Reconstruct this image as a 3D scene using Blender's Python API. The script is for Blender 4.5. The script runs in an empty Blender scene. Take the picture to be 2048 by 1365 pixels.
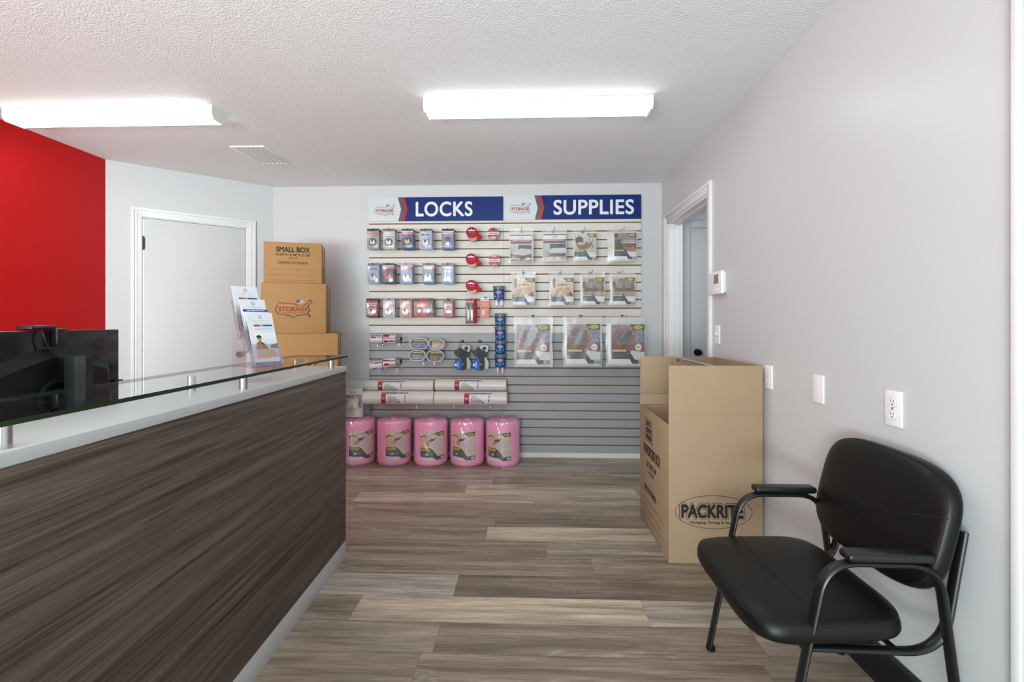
import bpy, bmesh, math, random
import numpy as np
from mathutils import Vector, Matrix
from math import sin, cos, pi, atan, radians, sqrt

S = bpy.context.scene
COL = S.collection
F, HY, CZ = 936.0, 645.0, 1.21           # focal length in px, horizon row, eye height
YAW = atan(32 / F)
cy_, sy_ = cos(YAW), sin(YAW)

# ------------------------------------------------------------ camera, world, lights, exposure
cam = bpy.data.objects.new('camera', bpy.data.cameras.new('camera'))
COL.objects.link(cam)
cam.data.sensor_width = 36; cam.data.lens = 36 * F / 2048
cam.data.shift_y = -(682.5 - HY) / 2048
cam.data.clip_start = 0.02
cam.location = (0, 0, CZ); cam.rotation_euler = (pi / 2, 0, YAW)
S.camera = cam
S.view_settings.view_transform = 'Standard'
S.view_settings.look = 'None'
S.view_settings.gamma = 1
S.view_settings.use_curve_mapping = False
S.view_settings.exposure = 0.8
S.cycles.max_bounces = 10; S.cycles.transparent_max_bounces = 24
S.cycles.diffuse_bounces = 6
S.cycles.use_denoising = True
S.cycles.sample_clamp_indirect = 4
W = bpy.data.worlds.new('overcast daylight'); S.world = W; W.use_nodes = True
W.node_tree.nodes['Background'].inputs[0].default_value = (0.85, 0.93, 1.0, 1)
W.node_tree.nodes['Background'].inputs[1].default_value = 1.0
FIXTURE_EMIT = 5.6
def area(name, loc, rot, sx, sy, watts, col):
    l = bpy.data.lights.new(name, 'AREA'); l.shape = 'RECTANGLE'; l.size = sx; l.size_y = sy
    l.energy = watts; l.color = col
    o = bpy.data.objects.new(name, l); COL.objects.link(o); o.location = loc; o.rotation_euler = rot
area('daylight_front_window', (-1.45, -2.32, 1.35), (radians(90), 0, 0), 2.8, 2.1, 46, (0.85, 1.0, 1.0))
area('added_ceiling_fill', (-1.6, -2.34, .75), (radians(116), 0, 0), 2.6, .8, 125, (0.85, 1.0, 1.0))  # added low fill tilted upward to brighten the ceiling
area('added_hall_fill', (1.95, 3.2, 2.4), (0, 0, 0), .5, .5, 4, (0.9, .97, 1))  # unseen fill added to brighten the room beyond the doorway

# ------------------------------------------------------------ helpers
def lin(c):
    return tuple(((x / 255) / 12.92 if x / 255 <= 0.04045 else ((x / 255 + 0.055) / 1.055) ** 2.4) for x in c[:3])
def ray(u, v):
    a = (u - 1024) / F
    return (a * cy_ - sy_, a * sy_ + cy_, (HY - v) / F)
def atY(u, v, Y):
    r = ray(u, v); t = Y / r[1]; return Vector((r[0] * t, Y, CZ + r[2] * t))
def atX(u, v, X):
    r = ray(u, v); t = X / r[0]; return Vector((X, r[1] * t, CZ + r[2] * t))
def atZ(u, v, Z):
    r = ray(u, v); t = (Z - CZ) / r[2]; return Vector((r[0] * t, r[1] * t, Z))

def mat(name, rgb, rough=0.5, metal=0.0, spec=0.5, emit=None, es=0, coat=0):
    m = bpy.data.materials.new(name); m.use_nodes = True
    b = m.node_tree.nodes['Principled BSDF']
    b.inputs['Base Color'].default_value = (*lin(rgb), 1)
    b.inputs['Roughness'].default_value = rough
    b.inputs['Metallic'].default_value = metal
    b.inputs['Specular IOR Level'].default_value = spec
    b.inputs['Coat Weight'].default_value = coat
    b.inputs['Coat Roughness'].default_value = 0.1
    if emit:
        b.inputs['Emission Color'].default_value = (*lin(emit), 1)
        b.inputs['Emission Strength'].default_value = es
    return m
def nd(m, t, **kw):
    n = m.node_tree.nodes.new(t)
    for k, v in kw.items():
        if k in n.inputs: n.inputs[k].default_value = v
        else: setattr(n, k, v)
    return n
def lk(m, a, b): m.node_tree.links.new(a, b)
def bump(m, scale, strength, dist=0.002, detail=3, stretch=(1, 1, 1), rough=0.6):
    b = m.node_tree.nodes['Principled BSDF']
    tc = nd(m, 'ShaderNodeTexCoord'); mp = nd(m, 'ShaderNodeMapping'); mp.inputs['Scale'].default_value = stretch
    no = nd(m, 'ShaderNodeTexNoise'); no.inputs['Scale'].default_value = scale
    no.inputs['Detail'].default_value = detail; no.inputs['Roughness'].default_value = rough
    bu = nd(m, 'ShaderNodeBump'); bu.inputs['Strength'].default_value = strength; bu.inputs['Distance'].default_value = dist
    lk(m, tc.outputs['Object'], mp.inputs[0]); lk(m, mp.outputs[0], no.inputs['Vector'])
    lk(m, no.outputs[0], bu.inputs['Height']); lk(m, bu.outputs[0], b.inputs['Normal'])
    return no
def clear(name, fac, tint=(255, 255, 255), rough=0.08, diff=0.3):
    """thin clear plastic: mostly see-through, partly glossy, a little milky"""
    m = bpy.data.materials.new(name); m.use_nodes = True; nt = m.node_tree; nt.nodes.clear()
    out = nd(m, 'ShaderNodeOutputMaterial'); tr = nd(m, 'ShaderNodeBsdfTransparent')
    tr.inputs[0].default_value = (*lin(tint), 1)
    gl = nd(m, 'ShaderNodeBsdfGlossy'); gl.inputs['Roughness'].default_value = rough
    df = nd(m, 'ShaderNodeBsdfDiffuse'); df.inputs[0].default_value = (0.85, 0.85, 0.84, 1)
    m1 = nd(m, 'ShaderNodeMixShader'); m1.inputs[0].default_value = diff
    m2 = nd(m, 'ShaderNodeMixShader'); m2.inputs[0].default_value = fac
    lk(m, gl.outputs[0], m1.inputs[1]); lk(m, df.outputs[0], m1.inputs[2])
    lk(m, tr.outputs[0], m2.inputs[1]); lk(m, m1.outputs[0], m2.inputs[2]); lk(m, m2.outputs[0], out.inputs[0])
    return m

def tag(o, label=None, cat=None, group=None, kind=None):
    if label: o['label'] = label
    if cat: o['category'] = cat
    if group: o['group'] = group
    if kind: o['kind'] = kind
    return o
def thing(name, label, cat, loc=(0, 0, 0), rot=(0, 0, 0), group=None):
    o = bpy.data.objects.new(name, None); COL.objects.link(o)
    o.empty_display_size = 0.05; o.location = loc; o.rotation_euler = rot
    return tag(o, label, cat, group)
def struct_root(name, loc=(0, 0, 0), rot=(0, 0, 0)):
    o = bpy.data.objects.new(name, None); COL.objects.link(o)
    o.location = loc; o.rotation_euler = rot; o['kind'] = 'structure'; return o
def copy_tree(o, parent=None):
    c = o.copy(); COL.objects.link(c); c.parent = parent
    for ch in list(o.children): copy_tree(ch, c)
    return c
def link(name, me, parent=None, label=None):
    o = bpy.data.objects.new(name, me); COL.objects.link(o); o.parent = parent
    if label: o['label'] = label
    return o

def fillet(pts, r, n=6):
    pts = [Vector(p) for p in pts]; out = [pts[0]]
    for i in range(1, len(pts) - 1):
        a, b, c = pts[i - 1], pts[i], pts[i + 1]
        rr = r[i] if isinstance(r, (list, tuple)) else r
        d1 = (a - b); d2 = (c - b); k = min(rr, d1.length * .49, d2.length * .49)
        p, q = b + d1.normalized() * k, b + d2.normalized() * k
        for j in range(n + 1):
            t = j / n; out.append(p * (1 - t) ** 2 + b * 2 * t * (1 - t) + q * t * t)
    out.append(pts[-1]); return out

class MB:
    def __init__(s): s.bm = bmesh.new()
    def _m(s, fs, mi):
        for f in fs: f.material_index = mi
    def box(s, x0, x1, y0, y1, z0, z1, mi=0, bev=0, seg=2, M=None):
        v = [s.bm.verts.new((x, y, z)) for z in (z0, z1) for y in (y0, y1) for x in (x0, x1)]
        fs = [s.bm.faces.new([v[i] for i in q]) for q in ((0, 2, 3, 1), (4, 5, 7, 6), (0, 1, 5, 4), (2, 6, 7, 3), (0, 4, 6, 2), (1, 3, 7, 5))]
        s._m(fs, mi)
        if bev:
            es = list({e for f in fs for e in f.edges})
            r = bmesh.ops.bevel(s.bm, geom=es, offset=bev, segments=seg, profile=0.5, affect='EDGES', clamp_overlap=True)
            s._m(r['faces'], mi)
            v = list({w for f in fs + r['faces'] if f.is_valid for w in f.verts} )
        if M: 
            for w in v:
                if w.is_valid: w.co = M @ w.co
        return s
    def face(s, pts, mi=0):
        f = s.bm.faces.new([s.bm.verts.new(p) for p in pts]); f.material_index = mi; return f
    def prism(s, pts, vec, mi=0):
        """extrude polygon by vec"""
        vec = Vector(vec); a = [s.bm.verts.new(Vector(p)) for p in pts]; b = [s.bm.verts.new(Vector(p) + vec) for p in pts]
        n = len(a); fs = [s.bm.faces.new(a[::-1]), s.bm.faces.new(b)]
        for i in range(n): fs.append(s.bm.faces.new((a[i], a[(i + 1) % n], b[(i + 1) % n], b[i])))
        s._m(fs, mi); return s
    def tube(s, path, r, n=10, flat=None, up=(0, 1, 0), closed=False, mi=0, caps=True):
        """flat: radius along 'up'; r: radius across"""
        path = [Vector(p) for p in path]; up = Vector(up); L = len(path); rings = []
        fr = flat if flat else r
        for i, p in enumerate(path):
            if closed: t = path[(i + 1) % L] - path[i - 1]
            else: t = path[min(i + 1, L - 1)] - path[max(i - 1, 0)]
            t.normalize(); u = up - t * up.dot(t)
            if u.length < 1e-4: u = Vector((1, 0, 0)) - t * t.x
            u.normalize(); w = t.cross(u)
            rings.append([s.bm.verts.new(p + u * fr * cos(2 * pi * k / n) + w * r * sin(2 * pi * k / n)) for k in range(n)])
        fs = []
        for i in range(L if closed else L - 1):
            A, B = rings[i], rings[(i + 1) % L]
            for k in range(n): fs.append(s.bm.faces.new((A[k], A[(k + 1) % n], B[(k + 1) % n], B[k])))
        if not closed and caps: fs += [s.bm.faces.new(rings[0][::-1]), s.bm.faces.new(rings[-1])]
        s._m(fs, mi); return s
    def cyl(s, p0, p1, r, r1=None, n=20, mi=0):
        p0, p1 = Vector(p0), Vector(p1); t = (p1 - p0).normalized()
        u = Vector((0, 0, 1)) if abs(t.z) < .9 else Vector((1, 0, 0))
        u = (u - t * u.dot(t)).normalized(); w = t.cross(u); r1 = r if r1 is None else r1
        A = [s.bm.verts.new(p0 + (u * cos(2 * pi * k / n) + w * sin(2 * pi * k / n)) * r) for k in range(n)]
        B = [s.bm.verts.new(p1 + (u * cos(2 * pi * k / n) + w * sin(2 * pi * k / n)) * r1) for k in range(n)]
        fs = [s.bm.faces.new(A[::-1]), s.bm.faces.new(B)]
        for k in range(n): fs.append(s.bm.faces.new((A[k], A[(k + 1) % n], B[(k + 1) % n], B[k])))
        s._m(fs, mi); return s
    def lathe(s, prof, c=(0, 0, 0), axis='z', n=32, mi=0, jit=None):
        """prof: [(r, h)]"""
        c = Vector(c); rings = []
        for j, (r, h) in enumerate(prof):
            ring = []
            for k in range(n):
                a = 2 * pi * k / n; rr = r + (jit(j, a) if jit else 0)
                p = {'z': (rr * cos(a), rr * sin(a), h), 'y': (rr * cos(a), h, rr * sin(a)), 'x': (h, rr * cos(a), rr * sin(a))}[axis]
                ring.append(s.bm.verts.new(c + Vector(p)))
            rings.append(ring)
        fs = []
        for A, B in zip(rings, rings[1:]):
            for k in range(n): fs.append(s.bm.faces.new((A[k], A[(k + 1) % n], B[(k + 1) % n], B[k])))
        if prof[0][0] > 1e-4: fs.append(s.bm.faces.new(rings[0][::-1]))
        if prof[-1][0] > 1e-4: fs.append(s.bm.faces.new(rings[-1]))
        s._m(fs, mi); return s
    def grid(s, fn, nu, nv, mi=0):
        V = [[s.bm.verts.new(fn(i / nu, j / nv)) for i in range(nu + 1)] for j in range(nv + 1)]
        for j in range(nv):
            for i in range(nu):
                f = s.bm.faces.new((V[j][i], V[j][i + 1], V[j + 1][i + 1], V[j + 1][i])); f.material_index = mi
        return s
    def stroke(s, pts, w, o, ax, ay, mi=0):
        """flat line: pts 2D, origin o, axes ax ay"""
        o, ax, ay = Vector(o), Vector(ax), Vector(ay)
        for (a, b) in zip(pts, pts[1:]):
            d = Vector((b[0] - a[0], b[1] - a[1])); 
            if d.length < 1e-6: continue
            d.normalize(); n = Vector((-d.y, d.x)) * w / 2; e = d * w / 3
            q = [(a[0] - e.x + n.x, a[1] - e.y + n.y), (a[0] - e.x - n.x, a[1] - e.y - n.y), (b[0] + e.x - n.x, b[1] + e.y - n.y), (b[0] + e.x + n.x, b[1] + e.y + n.y)]
            s.face([o + ax * p[0] + ay * p[1] for p in q], mi)
        return s
    def mesh(s, name, mats, smooth=True, ang=40, recalc=True):
        if recalc: bmesh.ops.recalc_face_normals(s.bm, faces=s.bm.faces)
        me = bpy.data.meshes.new(name); s.bm.to_mesh(me); s.bm.free()
        for m in (mats if isinstance(mats, (list, tuple)) else [mats]): me.materials.append(m)
        if smooth:
            me.polygons.foreach_set('use_smooth', [True] * len(me.polygons)); me.set_sharp_from_angle(angle=radians(ang))
        return me
    def build(s, name, mats, parent=None, label=None, **kw):
        return link(name, s.mesh(name, mats, **kw), parent, label)

BOLD = {}
def fit_text(string, o, ax, ay, w, h, m, bold=0.0, thick=0.0, spacing=1.0, shear=0.0):
    """mesh of lettering fitted into a w x h box, centred on o, axes ax (right) ay (up)"""
    cu = bpy.data.curves.new('lettering', 'FONT'); cu.body = string; cu.align_x = 'LEFT'; cu.offset = 0
    cu.resolution_u = 8 if w > .3 else 4; cu.space_character = spacing; cu.extrude = 0; cu.shear = shear
    ob = bpy.data.objects.new('lettering', cu); COL.objects.link(ob)
    dg = bpy.context.evaluated_depsgraph_get(); me = bpy.data.meshes.new_from_object(ob.evaluated_get(dg))
    bpy.data.objects.remove(ob); bpy.data.curves.remove(cu)
    n = len(me.vertices); a = np.zeros(n * 3); me.vertices.foreach_get('co', a); a = a.reshape(-1, 3)
    lo, hi = a.min(0), a.max(0); k = np.array([w / (hi[0] - lo[0]), h / (hi[1] - lo[1])])
    p = (a[:, :2] - (lo[:2] + hi[:2]) / 2) * k
    o, ax, ay = (np.array(Vector(t).to_tuple()) for t in (o, ax, ay)); nn = np.cross(ax, ay)
    me.materials.clear(); me.materials.append(m); out = []
    b = bold * h * 1.1; bx = b * min(1.4, max(.6, k[0] / k[1]))
    if b: p = p * np.array([(w - 2 * bx) / w, (h - 2 * b) / h])
    nd_ = 8 if bold < .08 else 36
    ds = [(0, 0)] if not b else [(cos(t * 2 * pi / nd_), sin(t * 2 * pi / nd_)) for t in range(nd_)] + [(0, 0)]     # heavier stroke: the letters laid over each other
    for i, (dx, dy) in enumerate(ds):
        c = me.copy(); co = o + (p[:, :1] + dx * bx) * ax + (p[:, 1:] + dy * b) * ay + nn * (i * .6e-5)
        c.vertices.foreach_set('co', co.ravel()); c.update(); out.append(c)
    if len(out) == 1: return out[0]
    res = join_meshes('lettering', out); res.materials.clear(); res.materials.append(m)
    res.polygons.foreach_set('material_index', [0] * len(res.polygons)); res.update(); return res
def join_meshes(name, meshes):
    mats = []; bm = bmesh.new()
    for me in meshes:
        base = len(mats); mats += list(me.materials); k = len(bm.faces); bm.from_mesh(me); bm.faces.ensure_lookup_table()
        for f in bm.faces[k:]: f.material_index += base
    out = bpy.data.meshes.new(name); bm.to_mesh(out); bm.free()
    for m in mats: out.materials.append(m)
    return out

class Pic:
    """a printed card: colour raster that becomes one face per dot"""
    def __init__(s, w, h, bg): 
        w, h = 2 * w, 2 * h; s.w, s.h = w, h; s.a = np.zeros((h, w, 3)) + np.array(bg, float)
        y, x = np.mgrid[0:h, 0:w]; s.X = (x + .5) / w; s.Y = (y + .5) / h; s.rng = np.random.RandomState(7)
    def put(s, m, c): s.a[m] = c; return s
    def rect(s, x0, y0, x1, y1, c): return s.put((s.X >= x0) & (s.X < x1) & (s.Y >= y0) & (s.Y < y1), c)
    def ell(s, x, y, rx, ry, c): return s.put(((s.X - x) / rx) ** 2 + ((s.Y - y) / ry) ** 2 < 1, c)
    def ring(s, x, y, rx, ry, t, c):
        d = ((s.X - x) / rx) ** 2 + ((s.Y - y) / ry) ** 2; return s.put((d < 1) & (d > (1 - t) ** 2), c)
    def poly(s, pts, c):
        ins = np.zeros(s.X.shape, bool); n = len(pts)
        for i in range(n):
            x1, y1 = pts[i]; x2, y2 = pts[(i + 1) % n]
            if y1 == y2: continue
            cr = ((s.Y < y1) != (s.Y < y2)) & (s.X < (x2 - x1) * (s.Y - y1) / (y2 - y1) + x1); ins ^= cr
        return s.put(ins, c)
    def noise(s, x0, y0, x1, y1, amp, cell=3):
        cell = cell * 2 - 1
        n = s.rng.uniform(-amp, amp, (s.h // cell + 2, s.w // cell + 2, 1)).repeat(cell, 0).repeat(cell, 1)
        for q in range(1, cell): n = (n + np.roll(n, 1, 0) + np.roll(n, 1, 1) + np.roll(n, (1, 1), (0, 1))) / 4
        n = n[:s.h, :s.w] * 1.2
        m = (s.X >= x0) & (s.X < x1) & (s.Y >= y0) & (s.Y < y1); s.a[m] = np.clip(s.a + n, 0, 255)[m]; return s
    def marks(s, x0, y0, x1, y1, c, rows=1, fill=.62):
        """unreadably small print: broken dots in rows"""
        for r in range(rows):
            ya = y0 + (y1 - y0) * (r + .15) / rows; yb = y0 + (y1 - y0) * (r + .85) / rows
            on = (s.rng.rand(s.h // 2 + 1, s.w // 2 + 1).repeat(2, 0).repeat(2, 1)[:s.h, :s.w] * .6 + s.rng.rand(s.h, s.w) * .4) < fill
            s.put((s.X >= x0) & (s.X < x1) & (s.Y >= ya) & (s.Y < yb) & on, c)
        return s
    def grad(s, x0, y0, x1, y1, c0, c1):
        m = (s.X >= x0) & (s.X < x1) & (s.Y >= y0) & (s.Y < y1); t = ((s.Y - y0) / (y1 - y0))[..., None]
        s.a[m] = (np.array(c0, float) * (1 - t) + np.array(c1, float) * t)[m]; return s
    def mesh(s, name, w, h, bend=None, R=1, thick=0.0008, circle=False, m=None, skew=0.0):
        """x in +-w/2, z in 0..h, faces -Y. bend 'z': wrapped on an upright cylinder, 'x': on a lying one"""
        nx, ny = s.w, s.h; j, i = np.mgrid[0:ny + 1, 0:nx + 1]
        x = (i / nx - .5) * w; z = j / ny * h; y = np.zeros_like(x)
        z = z + x * skew
        if bend == 'z': a = x / R; x = R * np.sin(a); y = -R * np.cos(a)
        if bend == 'x': a = (z - h / 2) / R; z = R * np.sin(a); y = -R * np.cos(a)
        co = np.stack([x, y, z], -1).reshape(-1, 3)
        q = (j[:-1, :-1] * (nx + 1) + i[:-1, :-1]); f = np.stack([q, q + 1, q + nx + 2, q + nx + 1], -1)
        keep = np.ones((ny, nx), bool)
        if circle: keep = ((s.X - .5) ** 2 + (s.Y - .5) ** 2) < .25
        f = f[keep]; cols = s.a[keep]
        nf = len(f); V = co.tolist(); Fc = f.tolist()
        if thick and not circle:
            k = len(V); hw = w / 2
            if bend is None:
                V += [(-hw, thick, 0 - hw * skew), (hw, thick, hw * skew), (hw, thick, h + hw * skew), (-hw, thick, h - hw * skew)]
                a, b, c, d = 0, nx, (nx + 1) * (ny + 1) - 1, (nx + 1) * ny
                Fc += [[k, k + 3, k + 2, k + 1], [a, k, k + 1, b], [b, k + 1, k + 2, c], [c, k + 2, k + 3, d], [d, k + 3, k, a]]
        me = bpy.data.meshes.new(name); me.from_pydata(V, [], Fc)
        at = me.color_attributes.new('Col', 'FLOAT_COLOR', 'CORNER')
        c = cols / 255.0; c = np.where(c <= .04045, c / 12.92, ((c + .055) / 1.055) ** 2.4) ** 1.18
        c = np.concatenate([c, np.ones((nf, 1))], 1).repeat(4, 0)
        ex = len(me.loops) - len(c)
        if ex: c = np.concatenate([c, np.full((ex, 4), .8)], 0)
        at.data.foreach_set('color', c.astype(np.float32).ravel())
        me.materials.append(m or M['print']); me.update()
        return me

# ------------------------------------------------------------ materials
M = {}
M['wall'] = mat('painted wall white', (203, 204, 206), 0.34, spec=0.3); bump(M['wall'], 180, 0.05, 0.001)
M['red'] = mat('painted wall red', (196, 9, 15), 0.5, spec=0.3)
M['trim'] = mat('trim white paint', (226, 227, 228), 0.4)
M['doorpaint'] = mat('door white paint', (202, 203, 205), 0.45)
M['closet'] = mat('hall door paint', (186, 188, 191), 0.5)
M['ceil'] = mat('textured ceiling', (240, 241, 242), 0.95, spec=0.1)
def ceiling_nodes(m):
    b = m.node_tree.nodes['Principled BSDF']; tc = nd(m, 'ShaderNodeTexCoord')
    n1 = nd(m, 'ShaderNodeTexNoise'); n1.inputs['Scale'].default_value = 115; n1.inputs['Detail'].default_value = 3.5; n1.inputs['Roughness'].default_value = .6
    r = nd(m, 'ShaderNodeValToRGB'); r.color_ramp.elements[0].position = .38; r.color_ramp.elements[1].position = .62
    bu = nd(m, 'ShaderNodeBump'); bu.inputs['Strength'].default_value = .8; bu.inputs['Distance'].default_value = .0024
    lk(m, tc.outputs['Object'], n1.inputs['Vector']); lk(m, n1.outputs[0], r.inputs[0]); lk(m, r.outputs[0], bu.inputs['Height']); lk(m, bu.outputs[0], b.inputs['Normal'])
ceiling_nodes(M['ceil'])
M['blackvinyl'] = mat('black vinyl base', (14, 14, 15), 0.45)
M['slatw'] = mat('slatwall white melamine', (212, 209, 203), 0.4)
M['slatg'] = mat('slatwall grey melamine', (150, 152, 156), 0.4)
M['mdf'] = mat('groove brown board', (136, 102, 72), 0.8)
M['lamp'] = mat('lamp diffuser', (250, 250, 250), 0.5, emit=(255, 255, 255), es=FIXTURE_EMIT)
M['lamp'].node_tree.nodes['Principled BSDF'].inputs['Emission Color'].default_value = (.9, 1, .99, 1)
M['white'] = mat('white enamel', (240, 240, 240), 0.35)
M['print'] = mat('printed card', (255, 255, 255), 0.38)
_a = nd(M['print'], 'ShaderNodeAttribute'); _a.attribute_name = 'Col'
_g = nd(M['print'], 'ShaderNodeMix'); _g.data_type = 'RGBA'; _g.blend_type = 'MULTIPLY'; _g.inputs[0].default_value = 1; _g.inputs[7].default_value = (.8, .8, .8, 1)   # inks on matt card are never full white
lk(M['print'], _a.outputs['Color'], _g.inputs[6]); lk(M['print'], _g.outputs[2], M['print'].node_tree.nodes['Principled BSDF'].inputs['Base Color'])
M['signblue'] = mat('sign blue', (20, 52, 128), 0.4, spec=.25); M['signred'] = mat('sign red', (196, 52, 48), 0.3)
M['signslate'] = mat('sign slate', (88, 108, 126), 0.3); M['signwhite'] = mat('sign white', (206, 210, 213), 0.3)
M['letter'] = mat('sign lettering white', (226, 229, 238), 0.4)
M['ink'] = mat('black ink', (28, 24, 22), 0.7); M['inkred'] = mat('dark red ink', (150, 44, 34), 0.7)
M['inkblue'] = mat('navy ink', (40, 60, 110), 0.7); M['fold'] = mat('fold brown', (120, 90, 58), 0.9)
M['signink'] = mat('sign line grey', (70, 74, 84), 0.5); M['signlogored'] = mat('sign logo red', (176, 34, 62), 0.5)
M['steel'] = mat('brushed steel', (190, 190, 188), 0.28, 1.0); M['chrome'] = mat('chrome', (196, 198, 202), 0.4, .75)
M['darksteel'] = mat('dark steel', (52, 54, 58), 0.45, .8); M['brass'] = mat('brass', (180, 160, 110), 0.35, 1.0)
M['bronze'] = mat('bronze hinge', (96, 76, 54), 0.4, 0.8)
M['black'] = mat('black plastic', (13, 14, 16), 0.42, spec=.3); M['blackgloss'] = mat('black gloss plastic', (14, 15, 18), 0.12)
M['frame'] = mat('black powder coat', (20, 21, 23), 0.32)
M['leather'] = mat('black leatherette', (10, 10, 11), 0.42, spec=0.3); bump(M['leather'], 420, 0.12, 0.0006, 2)
M['seam'] = mat('black seam', (8, 8, 9), 0.6)
M['redpl'] = mat('red plastic', (198, 14, 28), 0.5, spec=.2); M['tan'] = mat('tan tape', (206, 160, 118), 0.3); M['paletape'] = mat('pale tape', (222, 208, 190), 0.3)
M['orange'] = mat('orange print', (232, 96, 42), 0.4); M['bluepl'] = mat('bright blue plastic', (12, 104, 214), 0.4, spec=.3)
M['tubblue'] = mat('tub blue', (18, 98, 158), 0.35, spec=.3); M['greylid'] = mat('grey lid', (128, 138, 140), 0.3)
M['silver'] = mat('silver plastic', (158, 160, 162), 0.4, 0.4); M['paper'] = mat('white paper', (243, 243, 242), 0.6)
M['roll'] = mat('off white film roll', (240, 236, 230), 0.3); M['cord'] = mat('pale coil', (232, 236, 236), 0.35)
M['lcd'] = mat('grey lcd', (120, 126, 128), 0.2); M['outletdark'] = mat('outlet slot', (40, 40, 42), 0.6)
M['pink'] = mat('pink foam', (250, 160, 204), 0.6); bump(M['pink'], 60, .25, .003, 3, (1, 1, 6))
M['counterwhite'] = mat('counter white laminate', (192, 195, 197), 0.4)
M['ledge'] = mat('counter band grey', (186, 194, 198), 0.35)
M['purple'] = mat('purple print', (90, 44, 120), 0.5)
M['clear'] = clear('clear blister', .07, rough=.15, diff=.4); M['bag'] = clear('clear bag film', .12, rough=.25, diff=.75)
M['wrap'] = clear('clear stretch wrap', .2, rough=.16, diff=.3); M['acryl'] = clear('clear acrylic', .13, (244, 242, 246), .08, .45)
for _k in ('signblue', 'signred', 'signslate', 'redpl', 'tan', 'paletape', 'orange', 'bluepl', 'tubblue', 'greylid', 'silver', 'chrome', 'black', 'frame', 'brass', 'cord', 'roll', 'signlogored'):
    _c = M[_k].node_tree.nodes['Principled BSDF'].inputs['Base Color']; _c.default_value = (*[v * .72 for v in _c.default_value[:3]], 1)
def card_mat(name, rgb):
    m = mat(name, rgb, .62, spec=.3); b = m.node_tree.nodes['Principled BSDF']
    tc = nd(m, 'ShaderNodeTexCoord'); n = nd(m, 'ShaderNodeTexNoise'); n.inputs['Scale'].default_value = 6; n.inputs['Detail'].default_value = 6
    mr = nd(m, 'ShaderNodeMapRange'); mr.inputs[3].default_value = .93; mr.inputs[4].default_value = 1.05
    mx = nd(m, 'ShaderNodeMix'); mx.data_type = 'RGBA'; mx.blend_type = 'MULTIPLY'; mx.inputs[0].default_value = 1; mx.inputs[6].default_value = (*lin(rgb), 1)
    lk(m, tc.outputs['Object'], n.inputs['Vector']); lk(m, n.outputs[0], mr.inputs[0]); lk(m, mr.outputs[0], mx.inputs[7]); lk(m, mx.outputs[2], b.inputs['Base Color'])
    return m
M['card'] = card_mat('cardboard', (166, 126, 78)); M['card2'] = card_mat('pale cardboard', (166, 142, 114))

def glass_mat():
    m = bpy.data.materials.new('counter glass'); m.use_nodes = True; nt = m.node_tree; nt.nodes.clear()
    out = nd(m, 'ShaderNodeOutputMaterial'); tr = nd(m, 'ShaderNodeBsdfTransparent'); tr.inputs[0].default_value = (.97, .99, .98, 1)
    gl = nd(m, 'ShaderNodeBsdfGlossy'); gl.inputs['Roughness'].default_value = .02; fr = nd(m, 'ShaderNodeFresnel'); fr.inputs[0].default_value = 1.5
    mx = nd(m, 'ShaderNodeMixShader'); ge = nd(m, 'ShaderNodeNewGeometry'); iv = nd(m, 'ShaderNodeMath', operation='SUBTRACT'); iv.inputs[0].default_value = 1
    mu = nd(m, 'ShaderNodeMath', operation='MULTIPLY'); lk(m, ge.outputs['Backfacing'], iv.inputs[1]); lk(m, iv.outputs[0], mu.inputs[0]); lk(m, fr.outputs[0], mu.inputs[1])   # rays leaving the pane pass straight on
    lk(m, mu.outputs[0], mx.inputs[0]); lk(m, tr.outputs[0], mx.inputs[1]); lk(m, gl.outputs[0], mx.inputs[2]); lk(m, mx.outputs[0], out.inputs[0])
    return m
M['glass'] = glass_mat(); M['glassedge'] = mat('green glass edge', (28, 52, 36), 0.15)

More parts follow.
